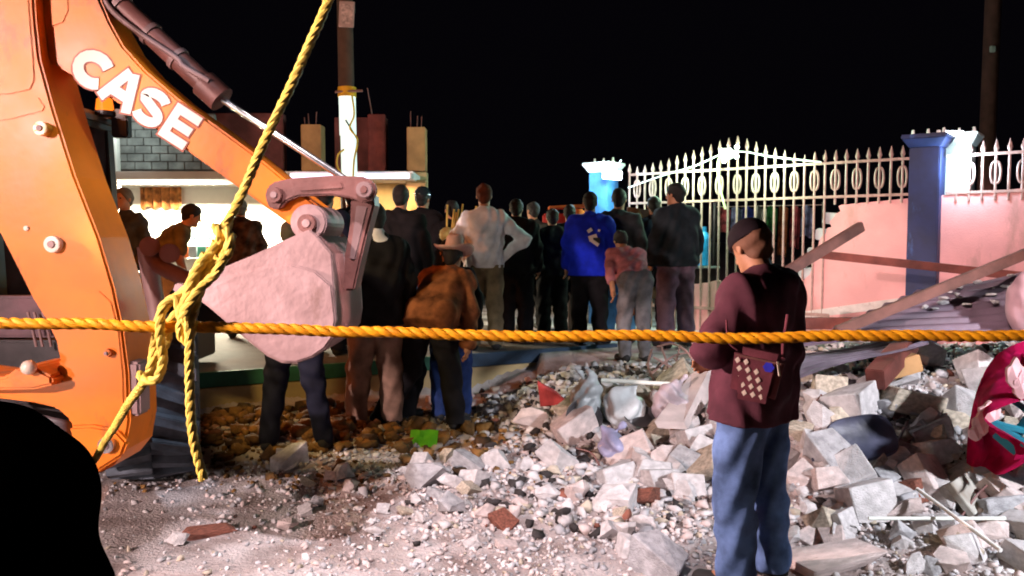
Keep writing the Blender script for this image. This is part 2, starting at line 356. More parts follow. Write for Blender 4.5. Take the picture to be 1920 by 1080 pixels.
tube_part('cylinder_rod', [P(410, 182, DC), P(672, 352, DC)], 0.0165, m_chrome)
# bucket linkage
plate('bucket_link', [(497, 365), (501, 350), (514, 341), (545, 334), (620, 329), (680, 331), (700, 340), (706, 356), (698, 374), (680, 380), (655, 371), (620, 366), (560, 368), (535, 378), (524, 392), (508, 392), (499, 380)], DD - 0.05, 0.055, m_link, bevel=0.008)
plate('link_rib', [(560, 344), (640, 340), (646, 354), (562, 360)], DD - 0.058, 0.02, m_link, bevel=0.006)
plate('bucket_link', [(497, 365), (520, 338), (545, 334), (620, 329), (680, 331), (706, 356), (680, 380), (620, 366), (535, 378), (508, 392)], DD + 0.26, 0.05, m_link, bevel=0.008)
pin(516, 366, DD - 0.05, 15, m_link, 0.025); pin(684, 356, DD - 0.05, 16, m_steel, 0.025)
plate('push_link', [(658, 360), (700, 362), (702, 385), (690, 430), (676, 490), (664, 545), (644, 545), (646, 480), (656, 420)], DD + 0.03, 0.16, m_link, bevel=0.01)
plate('push_link_rib', [(668, 385), (690, 388), (666, 488), (655, 486)], DD + 0.024, 0.02, m_steel, bevel=0.005)
# bucket pivot
bm = BM(); add_cyl(bm, P(578, 417, DD - 0.07), P(578, 417, DD - 0.07) + Vector((0, 0.4, 0)), 0.085, 0.085, 28); finish('pivot_boss', bm, m_steel, t_bh, bevel=0.008)
pin(576, 419, DD - 0.075, 18, m_link, 0.02)
# bucket: two cheeks and a curved shell between them
BK = [(370, 560), (378, 535), (392, 512), (470, 480), (560, 438), (580, 430), (594, 442), (622, 476), (627, 540), (631, 600), (626, 632), (610, 655), (585, 672), (555, 682), (528, 681), (500, 668), (465, 640), (430, 610), (400, 584)]
BD, BWID = 3.66, 0.62
plate('bucket_cheek', BK, BD, 0.03, m_steel, bevel=0.006)
w = [P(x, y, BD) + Vector((0, BWID, 0)) for x, y in BK]; bm = BM(); add_poly(bm, w, (0, 0.03, 0)); finish('bucket_cheek', bm, m_steel, t_bh, bevel=0.006)
plate('cheek_wear_plate', [(372, 560), (400, 535), (440, 515), (500, 498), (545, 495), (590, 508), (622, 536), (629, 600), (624, 632), (609, 653), (585, 670), (555, 680), (528, 679), (500, 666), (465, 638), (430, 608), (400, 582)], BD - 0.014, 0.02, m_steel, bevel=0.008)
sh = [P(x, y, BD) for x, y in BK[6:]] + [P(370, 560, BD)]; bm = BM()
a = [bm.verts.new(p + Vector((0, 0.03, 0))) for p in sh]; b = [bm.verts.new(p + Vector((0, BWID, 0))) for p in sh]
for i in range(len(sh) - 1): bm.faces.new((a[i], a[i + 1], b[i + 1], b[i]))
bmesh.ops.solidify(bm, geom=bm.faces, thickness=0.02); finish('bucket_shell', bm, m_steel, t_bh, smooth=True)
for k in range(4):
    bm = BM(); y = BD + 0.08 + 0.155 * k; q = P(370, 560, BD); add_beam(bm, (q.x + 0.04, y, q.z - 0.01), (q.x - 0.13, y, q.z + 0.05), 0.06, 0.045); finish('bucket_tooth', bm, m_steel, t_bh, bevel=0.008)
# folded stabiliser bracket behind the bucket's tip
tube_part('stabiliser_arm', [P(274, 462, 4.55), P(283, 520, 4.55), P(298, 600, 4.55)], 0.05, m_steel)
tube_part('stabiliser_arm', [P(276, 470, 4.55), P(300, 500, 4.5), P(360, 528, 4.45)], 0.045, m_steel)
for px in (281, 318):
    bm = BM(); add_cyl(bm, P(px, 462 + (px - 281) * 0.35, 4.45), P(px, 462 + (px - 281) * 0.35, 4.62), 0.055, 0.055, 18); finish('pivot_boss', bm, m_steel, t_bh, bevel=0.006)
# cab
CD = 5.0
def beam_part(name, a, b, w, h, mat, parent=t_bh, bevel=0.008):
    bm = BM(); add_beam(bm, a, b, w, h, up=(0, 1, 0.01)); return finish(name, bm, mat, parent, bevel=bevel)
xr, xl = -3.22, -4.75
for x, y in ((xr, CD), (xl, CD), (xr, CD + 1.5), (xl, CD + 1.5)):
    beam_part('cab_post', (x, y, 0.95), (x - (0.06 if x == xr else -0.06), y, 2.55), 0.09, 0.10, m_dark)
bm = BM(); add_box(bm, ((xr + xl) / 2, CD + 0.7, 2.53), (1.62, 1.9, 0.12)); finish('cab_roof', bm, m_dark, t_bh, bevel=0.04)
beam_part('cab_rail', (xl, CD, 1.28), (xr, CD, 1.28), 0.06, 0.06, m_dark)
beam_part('cab_mullion', (xr - 0.16, CD + 0.01, 1.0), (xr - 0.2, CD + 0.01, 2.55), 0.035, 0.035, m_maroonsteel)
bm = BM(); add_box(bm, ((xr + xl) / 2, CD + 0.02, 1.82), (1.34, 0.012, 1.42)); finish('rear_window', bm, m_glass, t_bh)
bm = BM(); add_box(bm, (xr - 0.03, CD + 0.75, 1.82), (0.012, 1.38, 1.42)); finish('side_window', bm, m_glass, t_bh)
bm = BM(); add_box(bm, ((xr + xl) / 2, CD + 0.7, 1.2), (0.5, 0.5, 0.14)); add_box(bm, ((xr + xl) / 2, CD + 0.98, 1.55), (0.48, 0.12, 0.6)); finish('seat', bm, m_black, t_bh, bevel=0.03)
tube_part('grab_handle', catmull([P(157, 275, 5.95), P(160, 290, 5.9), P(168, 350, 5.9), P(174, 385, 5.95)], 6), 0.014, M('white_handle', (0.8, 0.75, 0.75), 0.3))
bm = BM(); add_box(bm, P(228, 232, 6.35), (0.13, 0.08, 0.22)); add_beam(bm, P(228, 222, 6.4), P(200, 222, 6.4), .02, .02); finish('mirror', bm, m_dark, t_bh, bevel=0.02)
# beacon
bc = P(196, 196, 6.3)
bm = BM(); add_cyl(bm, bc - Vector((0, 0, 0.05)), bc + Vector((0, 0, 0.05)), 0.068, 0.055, 20); bl = finish('beacon', bm, M('beacon_amber', (.10, .02, .001), .3, emit=(1.0, 0.20, 0.012), estr=1.7, bump=0), t_bh, bevel=0.01)
bm = BM(); add_cyl(bm, bc - Vector((0, 0, 0.09)), bc - Vector((0, 0, 0.052)), 0.075, 0.075, 20); finish('beacon_base', bm, m_dark, t_bh)
point('shop_light', P(228, 246, 11.0), 9, (0.85, 1.0, 0.95), 0.05)  # unseen point added to light the block wall above the porch
point('beacon_light', bc + Vector((0, 0.0, 0.22)), 130, (1.0, 0.25, 0.04), 0.05)
# housing added for the fill on the people
bm = BM(); add_box(bm, (-2.56, 4.66, 2.82), (0.16, 0.1, 0.1)); add_beam(bm, (-2.56, 4.66, 2.78), (-3.4, 5.2, 2.66), .03, .03); finish('fill_lamp_housing', bm, m_dark, t_bh, bevel=0.015)
# chassis, fender, plates to the left of the boom
def box_part(name, c, s, mat, bevel=0.015, parent=t_bh):
    bm = BM(); add_box(bm, c, s); return finish(name, bm, mat, parent, bevel=bevel)
box_part('chassis', (-3.6, 6.2, 0.82), (1.5, 2.9, 0.62), m_dark)
box_part('rear_plate', (-3.45, 4.62, 1.16), (2.2, 0.10, 0.24), m_maroonsteel)
box_part('rear_plate', (-3.45, 4.66, 0.92), (2.2, 0.10, 0.20), m_dark)
for px in (52, 64, 80):
    tube_part('hose_stub', [P(px, 585, 4.5), P(px + 8, 612, 4.5), P(px + 16, 650, 4.5)], 0.008, m_steel, seg=8)
bm = BM()
for k in range(11):
    a0 = math.radians(200 - k * 18); bm.verts.new((-2.80, 5.35 + 0.74 * math.cos(a0), 0.66 + 0.74 * math.sin(a0))); bm.verts.new((-2.12, 5.35 + 0.74 * math.cos(a0), 0.66 + 0.74 * math.sin(a0)))
bm.verts.ensure_lookup_table()
for k in range(10): bm.faces.new([bm.verts[i] for i in (2 * k, 2 * k + 1, 2 * k + 3, 2 * k + 2)])
bmesh.ops.solidify(bm, geom=bm.faces, thickness=0.02); finish('fender', bm, m_dark, t_bh, smooth=True)
# tyres with chevron tread
def wheel(cx, cy, R=0.64, wd=0.54, turn=0.38):
    before = set(bpy.data.objects)
    prof = [(0.30, -0.5), (0.40, -0.53), (0.54, -0.5), (0.60, -0.44), (0.615, -0.2), (0.62, 0), (0.615, 0.2), (0.60, 0.44), (0.54, 0.5), (0.40, 0.53), (0.30, 0.5)]
    seg = 48; bm = BM(); rings = []
    for k in range(seg):
        a = 2 * math.pi * k / seg; rings.append([bm.verts.new((cx + w_ * wd, cy + r * R / 0.66 * math.cos(a), R + 0.02 + r * R / 0.66 * math.sin(a))) for r, w_ in prof])
    for k in range(seg):
        A, B = rings[k], rings[(k + 1) % seg]
        for i in range(len(prof) - 1): bm.faces.new((A[i], A[i + 1], B[i + 1], B[i]))
    ty = finish('tyre', bm, m_tyre, t_bh, smooth=True)
    bm = BM()
    for k in range(22):
        for sgn in (-1, 1):
            a0 = 2 * math.pi * (k + (0.5 if sgn > 0 else 0)) / 22
            def pt(w_, da, r): a = a0 + da; return Vector((cx + w_, cy + r * math.cos(a), R + 0.02 + r * math.sin(a)))
            r0, r1 = R * 0.62 / 0.66 - 0.02, R + 0.015
            base = [(0.0, 0.0), (0.0, 0.13), (0.28, 0.32), (0.28, 0.17)]
            lo = [bm.verts.new(pt(sgn * u * wd / 0.54, v, r0 - (0.04 if u > 0.1 else 0))) for u, v in base]; hi = [bm.verts.new(pt(sgn * u * 0.97 * wd / 0.54, v + (0.012 if j in (0, 3) else -0.012), r1 - (0.03 if u > 0.1 else 0))) for j, (u, v) in enumerate(base)]
            bm.faces.new(hi); bm.faces.new(lo[::-1])
            for i in range(4): bm.faces.new((lo[i], lo[(i + 1) % 4], hi[(i + 1) % 4], hi[i]))
    tag(finish('tread', bm, m_tyre, ty, bevel=0.006), kind='stuff')
    bm = BM(); add_cyl(bm, (cx - 0.12, cy, R + 0.02), (cx + 0.2, cy, R + 0.02), 0.30, 0.30, 28); finish('rim', bm, m_dark, ty, bevel=0.01)
    c0 = Vector((cx, cy, 0)) - root_loc(t_bh); mt = Matrix.Translation(c0) @ Matrix.Rotation(turn, 4, 'Z') @ Matrix.Translation(-c0)
    for o in set(bpy.data.objects) - before: o.data.transform(mt)
wheel(-2.41, 5.33); wheel(-4.75, 5.35)

# ------------------------------------------------------------------ terrace and shop building
def lerp2(t, off=0.0):
    p = TE0 + (TE1 - TE0) * t; n = np.array([-(TE1 - TE0)[1], (TE1 - TE0)[0]]); n /= np.linalg.norm(n); p = p + n * off; return p[0], p[1]
tdir = (TE1 - TE0) / np.linalg.norm(TE1 - TE0); tL = np.linalg.norm(TE1 - TE0)
t_ter = thing('terrace', 'raised concrete terrace with beige front and a painted green edge', 'terrace', (TE0[0], TE0[1], 0))
def quadprism(name, pts2, z0, z1, mat, parent, bevel=0.006):
    bm = BM(); add_poly(bm, [Vector((x, y, z0)) for x, y in pts2], (0, 0, z1 - z0)); return finish(name, bm, mat, parent, bevel=bevel)
quadprism('terrace_wall', [lerp2(-1.2), lerp2(1.45), lerp2(1.45, 1.2), (-3, 13.5), (-9, 13.5), lerp2(-1.2, 4)], -0.3, 0.315, m_beige, t_ter)
quadprism('terrace_slab', [lerp2(-1.2, 0.02), lerp2(1.44, 0.02), lerp2(1.44, 1.2), (-3, 13.4), (-9, 13.4), lerp2(-1.19, 4)], 0.319, 0.45, M('dark_slab', (.12, .105, .10), .9, var=.25, scale=2.5, bump=.5), t_ter)
quadprism('painted_edge', [lerp2(-1.2, -0.012), lerp2(0.70, -0.012), lerp2(0.70, 0.05), lerp2(-1.2, 0.05)], 0.322, 0.455, m_green, t_ter)
quadprism('painted_edge', [lerp2(0.701, -0.012), lerp2(1.45, -0.012), lerp2(1.45, 0.05), lerp2(0.701, 0.05)], 0.322, 0.455, M('dull_blue_paint', (.03, .06, .11), .7), t_ter)

SD = 11.6
t_sh = thing('shop_building', 'lit white shop front with an unfinished block storey above the porch', 'shop', (-3.6, SD, 0.45))
def pbox(name, x0, y0, x1, y1, d, thick, mat, parent, bevel=0.01):
    a, b = P(x0, y1, d), P(x1, y0, d); bm = BM(); add_box(bm, ((a.x + b.x) / 2, d + thick / 2, (a.z + b.z) / 2), (b.x - a.x, thick, b.z - a.z)); return finish(name, bm, mat, parent, bevel=bevel)
pbox('front_wall', 60, 322, 540, 620, SD + 1.2, 0.2, m_white, t_sh)
pbox('front_wall', 541, 322, 800, 620, SD + 0.3, 0.2, m_beige, t_sh)
pbox('porch_roof', 60, 321, 775, 336, SD - 0.5, 1.9, m_white, t_sh)
pbox('block_wall_core', 190, 212, 402, 320, SD + 0.05, 0.12, m_mortar, t_sh)
for r in range(7):
    for c in range(7):
        x0 = 192 + c * 31 - (r % 2) * 15; x1 = min(x0 + 29, 402); x0 = max(x0, 190)
        if x1 - x0 < 6: continue
        pbox('block', x0, 214 + r * 15, x1, 227.2 + r * 15, SD + 0.02 + 0.008 * rnd.random(), 0.08, m_block, t_sh, 0.006)
pbox('parapet', 404, 212, 530, 320, SD + 0.1, 0.18, m_maroonwall, t_sh)
pbox('parapet', 628, 220, 724, 320, SD + 0.3, 0.18, m_maroonwall, t_sh)
pbox('parapet_post', 690, 214, 722, 320, SD + 0.2, 0.08, M('rust_wall', (0.2, 0.045, 0.04), 0.9), t_sh)
pbox('column', 565, 233, 601, 320, SD + 0.05, 0.28, m_column, t_sh); pbox('column', 763, 238, 797, 320, SD + 0.05, 0.28, m_column, t_sh)
pbox('column', 763, 337, 797, 620, SD - 0.1, 0.28, m_column, t_sh); pbox('white_column', 203, 215, 216, 620, SD - 0.35, 0.12, m_white, t_sh)
pbox('door_panel', 600, 350, 700, 620, SD + 0.285, 0.02, m_column, t_sh)
for px in (572, 580, 592, 770, 782, 790):
    tube_part('rebar', [P(px, 240, SD + 0.18), P(px + rnd.uniform(-3, 3), 214 + rnd.uniform(-6, 6), SD + 0.18)], 0.008, m_link, t_sh, 6)
tube_part('antenna_rod', [P(698, 216, SD + 0.25), P(689, 165, SD + 0.25)], 0.008, m_steel, t_sh, 6)
# goods on display
t = thing('display_curtain', 'brown and orange cloth hanging on the white shop wall', 'curtain', P(303, 395, SD + 1.1))
bm = BM(); pts = [P(262 + 78 * i / 24, 336, SD + 1.12) + Vector((0, 0.04 * math.sin(i * 1.3), 0)) for i in range(25)]
top = [bm.verts.new(p) for p in pts]; bot = [bm.verts.new(p + Vector((0, 0, -0.46 - 0.03 * math.sin(i)))) for i, p in enumerate(pts)]
for i in range(24): bm.faces.new((top[i], top[i + 1], bot[i + 1], bot[i]))
bmesh.ops.solidify(bm, geom=bm.faces, thickness=0.01); finish('fabric', bm, cloth('rust_cloth', (0.42, 0.16, 0.05), 0.4), t, smooth=True)
tube_part('curtain_rod', [P(258, 335, SD + 1.12), P(345, 335, SD + 1.12)], 0.012, m_wood, t, 8)
t = thing('shop_counter', 'white shop counter with a sloping rack on top', 'counter', P(360, 470, SD + 0.6))
cs = P(360, 450, SD + 0.6); box_part('counter_front', (cs.x, SD + 0.6, 0.45 + 0.42), (1.1, 0.3, 0.84), m_white, parent=t); box_part('counter_top', (cs.x, SD + 0.55, 0.45 + 0.865), (1.18, 0.45, 0.04), m_white, parent=t)
box_part('rack_shelf', (cs.x, SD + 0.75, 1.60), (1.1, 0.22, 0.03), m_conc[1], parent=t); box_part('rack_side', (cs.x - 0.54, SD + 0.75, 1.48), (0.03, 0.2, 0.21), m_conc[1], parent=t); box_part('rack_side', (cs.x + 0.54, SD + 0.75, 1.48), (0.03, 0.2, 0.21), m_conc[1], parent=t)
pal = [((0.5, 0.03, 0.04), 'red'), ((0.75, 0.72, 0.75), 'white'), ((0.12, 0.05, 0.3), 'violet'), ((0.45, 0.1, 0.02), 'orange'), ((0.2, 0.22, 0.25), 'grey'), ((0.05, 0.25, 0.2), 'green')]
for k in range(8):
    c, nm = pal[k % 6]; bm = BM(); add_box(bm, (cs.x - 0.47 + 0.135 * k, SD + 0.48, 1.337 + 0.085), (0.115, 0.12, 0.17))
    o = finish('goods_box', bm, M('box_' + nm, c, 0.6), bevel=0.006); tag(o, ('first ' if k < 6 else 'second ') + nm + ' packet from the left on the lit shop counter', 'packet', 'packets on the shop counter')
for k in range(9):
    c, nm = pal[(k * 2 + 4) % 6]; bm = BM(); x = cs.x - 0.48 + 0.12 * k; add_box(bm, (x, SD + 0.75, 1.615 + 0.07), (0.10, 0.06, 0.14), Euler((-0.35, 0, 0)))
    o = finish('snack_bag', bm, M('box_grey' if k % 2 else 'box_green', c, 0.5), bevel=0.012); tag(o, ('first', 'second', 'third', 'fourth', 'fifth', 'sixth', 'seventh', 'eighth', 'ninth')[k] + ' snack bag from the left in the rack above the shop counter', 'bag', 'snack bags in the shop rack')
# fluorescent tubes under the eave
def tube_lamp(name, label, a, b, r, col, s, power):
    t = thing(name, label, 'lamp', (Vector(a) + Vector(b)) / 2); bm = BM(); add_cyl(bm, a, b, r, r, 14); finish('tube', bm, glow('tube_' + label[:18], col, s), t, smooth=True)
    d = (Vector(b) - Vector(a)).normalized()
    for q, sg in ((a, -1), (b, 1)):
        bm = BM(); add_cyl(bm, Vector(q), Vector(q) + d * sg * 0.03, r * 1.25, r * 1.25, 14); finish('end_cap', bm, m_white, t)
    if power:
        l = bpy.data.lights.new(name + '_light', 'AREA'); l.shape = 'RECTANGLE'; l.size = (Vector(b) - Vector(a)).length; l.size_y = 0.08; l.energy = power; l.color = col
        o = bpy.data.objects.new(name + '_light', l); COL.objects.link(o); o.location = (Vector(a) + Vector(b)) / 2 + Vector((0, 0, -0.05)); o.rotation_euler = (math.radians(-20), 0, 0)
    return t
tube_lamp('tube_lamp', 'long lavender white tube lamp along the porch eave beside the pole', P(545, 330, SD - 0.55), P(768, 330, SD - 0.55), 0.034, (0.80, 0.72, 1.0), 2.2, 0)
tube_lamp('tube_lamp', 'white tube lamp under the porch roof over the shop counter', P(230, 342, SD + 0.55), P(420, 342, SD + 0.55), 0.03, (1.0, 0.90, 0.66), 10, 1200)
l = bpy.data.lights.new('porch_light', 'AREA'); l.shape = 'RECTANGLE'; l.size = 1.6; l.size_y = 0.1; l.energy = 70; l.color = (1.0, 0.72, 0.38)
o = bpy.data.objects.new('porch_light', l); COL.objects.link(o); o.location = P(660, 345, SD - 0.35)
# utility pole
t = thing('utility_pole', 'utility pole with a white self-glowing lower section and yellow tape, by the porch', 'pole', (P(654, 600, 10.4).x, 10.4, 0.42))
pc = P(654, 330, 10.4).x
tube_part('pole_shaft', [(pc, 10.4, 0.40), (pc - 0.03, 10.4, 5.6)], 0.10, M('brown_pole', (0.10, 0.06, 0.045), 0.9), t, 18)
tube_part('white_sleeve', [(pc + 0.0, 10.4, P(0, 332, 10.4).z), (pc - 0.01, 10.4, P(0, 178, 10.4).z)], 0.108, M('sleeve_white_glow', (0.8, 0.8, 0.78), 0.5, emit=(0.75, 1.0, 0.92), estr=0.95), t, 18)  # glow put into the sleeve in place of brightly lit white paint
tube_part('yellow_tape', [(pc - 0.01, 10.4, P(0, 182, 10.4).z), (pc - 0.01, 10.4, P(0, 164, 10.4).z)], 0.118, M('tape_yellow', (0.8, 0.45, 0.02), 0.6), t, 18)
tube_part('crossbar', [P(628, 172, 10.3), P(680, 170, 10.3)], 0.016, m_steel, t, 8)
tube_part('cable', catmull([P(660, 178, 10.27), P(664, 215, 10.26), P(656, 240, 10.26), P(670, 262, 10.26), P(664, 300, 10.27), P(662, 335, 10.27)], 6), 0.012, M('cable_yellow', (0.75, 0.6, 0.1), 0.6), t, 8)
tube_part('cable', catmull([P(648, 225, 10.28), P(668, 258, 10.27), P(672, 270, 10.3)], 6), 0.010, m_black, t, 8)
tube_part('cable', catmull([P(645, 280, 10.28), P(634, 290, 10.28), P(632, 310, 10.28), P(640, 325, 10.28)], 6), 0.012, MATS['cable_yellow'], t, 8)
t = thing('notice_board', 'small pale notice board fixed high on the utility pole', 'sign', P(650, 50, 10.2))
bm = BM(); add_box(bm, P(650, 27, 10.25), (0.19, 0.03, 0.32), Euler((0, 0.05, 0))); finish('board', bm, M('notice_pink', (0.55, 0.42, 0.42), 0.7, emit=(0.6, 0.42, 0.45), estr=0.0), t, bevel=0.006)
bm = BM(); add_box(bm, P(650, 26, 10.232), (0.15, 0.01, 0.24), Euler((0, 0.05, 0))); finish('sheet', bm, M('notice_sheet', (0.62, 0.5, 0.5), 0.8, var=0.3, scale=18), t)
# far pole on the right
t = thing('utility_pole', 'dark utility pole rising behind the blue pillar at the right', 'pole', (P(1848, 300, 13).x, 13, 0.4)); px_ = P(1848, 300, 13).x
tube_part('pole_shaft', [(px_, 13, 0.38), (px_ + 0.04, 13, 6.4)], 0.12, M('brown_pole_far', (0.16, 0.06, 0.05), 0.9), t, 14)
bm = BM(); add_box(bm, P(1861, 92, 12.85), (0.08, 0.05, 0.10)); finish('meter_box', bm, m_white, t, bevel=0.01)

# ------------------------------------------------------------------ boundary wall, fence, pillars
FA, FB = Vector((1.28, 11.3, 0)), Vector((4.5, 8.7, 0)); FU = (FB - FA).normalized(); FN = Vector((FU.y, -FU.x, 0)); FN = -FN if FN.y > 0 else FN
FL = (FB - FA).length
def Wp(px, py, off=0.0):
    r = ray(px, py); o = Vector((0, 0, CAM_H)); A = FA + FN * off
    s = (A - o).dot(FN) / r.dot(FN); return o + r * s
def wt(px): q = Wp(px, 400); return (q - FA).dot(FU)
t_w = thing('boundary_wall', 'pink rendered boundary wall, its left end broken off in a slanting edge', 'wall', (FB.x, FB.y, 0.3))
out = [(1296, 533), (1340, 526), (1352, 548), (1400, 566), (1462, 588), (1486, 566), (1500, 540), (1512, 520), (1530, 478), (1548, 438), (1566, 404), (1578, 384), (1640, 378), (1720, 370), (1830, 361), (1930, 352), (2080, 340), (2080, 760), (1296, 700)]
jag = []
for a, b in zip(out, out[1:] + out[:1]):
    jag.append(a)
    if a[0] < 1580 and b[0] < 1580:
        for k in range(1, 5): jag.append((a[0] + (b[0] - a[0]) * k / 5 + rnd.uniform(-5, 5), a[1] + (b[1] - a[1]) * k / 5 + rnd.uniform(-4, 4)))
out = jag
for k, (bx_, by_) in enumerate(((1338, 545), (1392, 572), (1440, 588), (1486, 575), (1502, 548), (1520, 512), (1536, 476), (1552, 440), (1566, 410))):
    c = Wp(bx_, by_, -0.075); bm = BM(); add_box(bm, (0, 0, 0), (.26, .11, .13), Euler((rnd.uniform(-.1, .1), rnd.uniform(-.12, .12), math.atan2(FU.y, FU.x)))); bmesh.ops.translate(bm, verts=bm.verts, vec=c); finish('broken_block', bm, m_conc[1], t_w, bevel=.012)
bm = BM(); add_poly(bm, [Wp(x, y) for x, y in out], -FN * 0.15); finish('wall_panel', bm, m_pinkwall, t_w, bevel=0.006)
bm = BM(); add_poly(bm, [Wp(x, y, 0.012) for x, y in ((1500, 585), (1960, 520), (1960, 545), (1500, 598))], -FN * 0.011); finish('wall_base_band', bm, m_conc[2], t_w)
def pillar(at, wd, z0, z1, mat, label, capmat, name='gate_pillar'):
    t = thing(name, label, 'pillar', (at.x, at.y, z0)); R = Matrix.Rotation(math.atan2(FU.y, FU.x), 4, 'Z')
    def bx(nm, s, z, m_, bev=0.01):
        bm = BM(); add_box(bm, (0, 0, 0), s); bmesh.ops.transform(bm, matrix=Matrix.Translation((at.x, at.y, z)) @ R, verts=bm.verts); return finish(nm, bm, m_, t, bevel=bev)
    bx('shaft', (wd, wd, z1 - z0 - 0.14), (z0 + z1 - 0.14) / 2, mat)
    bm = BM(); r = bmesh.ops.create_cone(bm, cap_ends=True, segments=4, radius1=wd * 0.73, radius2=wd * 1.0, depth=0.09)
    bmesh.ops.transform(bm, matrix=Matrix.Translation((at.x, at.y, z1 - 0.095)) @ R @ Matrix.Rotation(math.pi / 4, 4, 'Z'), verts=bm.verts); finish('cornice', bm, capmat, t, bevel=0.006)
    bx('cap', (wd * 1.48, wd * 1.48, 0.045), z1 - 0.027, capmat)
    for s in (-0.5, 0, 0.5):
        bm = BM(); q = Vector((at.x, at.y, z1 - 0.005)) + FU * s * wd; add_cyl(bm, q, q + Vector((0, 0, 0.07)), 0.022, 0.012, 10); finish('finial', bm, m_white, t)
    return t
pA = Wp(1739, 300); pillar(Vector((pA.x, pA.y, 0)), 0.30, 0.2, 2.73, m_blue, 'blue square gate pillar with flared cap against the pink wall', m_blue)
q = P(1797, 300, 9.0); pillar(Vector((q.x, q.y, 0)), 0.29, 0.2, 2.78, m_white, 'white square pillar brightly lit just behind the blue one', m_white)
q = Wp(1132, 330); pillar(Vector((q.x, q.y, 0)), 0.30, 0.3, 2.68, M('blue_paint_light', (0.06, 0.2, 0.5), 0.6), 'far blue gate pillar at the left end of the iron fence', m_white)
t_f = thing('iron_fence', 'iron fence of spear topped bars with oval rings and an arched gate section', 'fence', (FA.x, FA.y, 0.4))
RZ0, RZ1 = 2.10, 2.49
def topz(t):
    tp = wt(1378); a0, a1 = wt(1185), wt(1522)
    base = 2.64
    if t < a0 or t > a1: return base
    k = (t - a0) / (tp - a0) if t < tp else (a1 - t) / (a1 - tp)
    return base - 0.05 + 0.32 * max(0, k) ** 1.25
def fbar(t, z0, z1, k):
    c = FA + FU * t; bm = BM(); r = 0.014
    add_cyl(bm, c + Vector((0, 0, z0)), c + Vector((0, 0, z1 - 0.13)), r, r, 8)
    add_cyl(bm, c + Vector((0, 0, z1 - 0.13)), c + Vector((0, 0, z1 - 0.095)), r, 0.026, 8); add_cyl(bm, c + Vector((0, 0, z1 - 0.095)), c + Vector((0, 0, z1)), 0.026, 0.002, 8)
    b = finish('bar', bm, m_iron, t_f, smooth=True)
    if k % 2:
        bm = BM(); zc = (RZ0 + RZ1) / 2 - 0.0; pts = [c + FU * 0.045 * math.copysign(abs(math.cos(a)) ** 0.7, math.cos(a)) + Vector((0, 0, zc + 0.115 * math.sin(a))) for a in [2 * math.pi * i / 20 for i in range(21)]]
        add_tube(bm, pts, 0.013, 6, caps=False); finish('ring', bm, m_iron, b, smooth=True)
t0, tp, k, nb = wt(1180), wt(1712), 0, 30
for i in range(nb + 1):
    t_ = t0 + (tp - t0) * i / nb
    if abs(t_ - wt(1739)) < 0.1: continue
    gate = t_ < wt(1560); fbar(t_, (0.42 if gate else RZ0 - 0.09), topz(t_), i)
sp = (tp - t0) / nb
for i in range(1, 12):
    t_ = wt(1775) + sp * (i - 0.3); fbar(t_, RZ0 - 0.09, 2.64, i + 1)
for zz in (RZ0, RZ1):
    for a, b in ((wt(1180), wt(1712)), (wt(1772), wt(1772) + 2.0)):
        bm = BM(); add_beam(bm, FA + FU * a + Vector((0, 0, zz)), FA + FU * b + Vector((0, 0, zz)), 0.03, 0.03); finish('rail', bm, m_iron, t_f, bevel=0.003)
bm = BM(); add_beam(bm, FA + FU * wt(1185) + Vector((0, 0, 0.72)), FA + FU * wt(1560) + Vector((0, 0, 0.72)), 0.03, 0.04); finish('rail', bm, m_iron, t_f, bevel=0.003)
# lights on the fence
LD = Wp(1362, 288, 0.14)
t = thing('fence_lamp', 'glaring greenish white lamp hung at the peak of the iron gate', 'lamp', LD)
bm = BM(); add_box(bm, LD, (0.16, 0.07, 0.12), Euler((0.3, 0, -0.6))); finish('housing', bm, glow('lamp_green', (0.80, 1.0, 0.82), 14), t, bevel=0.02)
for k in range(5):
    bm = BM(); c = LD + Vector((rnd.uniform(-.14, .14), rnd.uniform(-.05, .05), rnd.uniform(-.10, .09))); bmesh.ops.create_icosphere(bm, subdivisions=2, radius=0.03, matrix=Matrix.Translation(c)); finish('bulb', bm, MATS['lamp_green'], t, smooth=True)
point('fence_light', Wp(1285, 312, 0.34), 105, (0.55, 1.0, 0.66), 0.06); point('fence_light', Wp(1440, 300, 0.32), 90, (0.55, 1.0, 0.68), 0.06)
t = thing('light_cable', 'thin pale cable strung along the spears to the gate lamp', 'cable', Wp(1362, 300, 0.05))
tube_part('left_run', catmull([Wp(1178, 352, 0.05), Wp(1240, 330, 0.05), Wp(1300, 312, 0.05), Wp(1345, 292, 0.05), Wp(1362, 284, 0.07)], 6), 0.009, m_white, t, 6)
tube_part('right_run', catmull([Wp(1362, 284, 0.07), Wp(1400, 285, 0.05), Wp(1450, 294, 0.05), Wp(1540, 304, 0.05)], 6), 0.009, m_white, t, 6)
tube_part('drop', catmull([Wp(1352, 284, 0.07), Wp(1346, 310, 0.06), Wp(1350, 350, 0.06), Wp(1360, 392, 0.05)], 6), 0.014, M('cable_pale', (0.7, 0.7, 0.35), 0.6), t, 6)
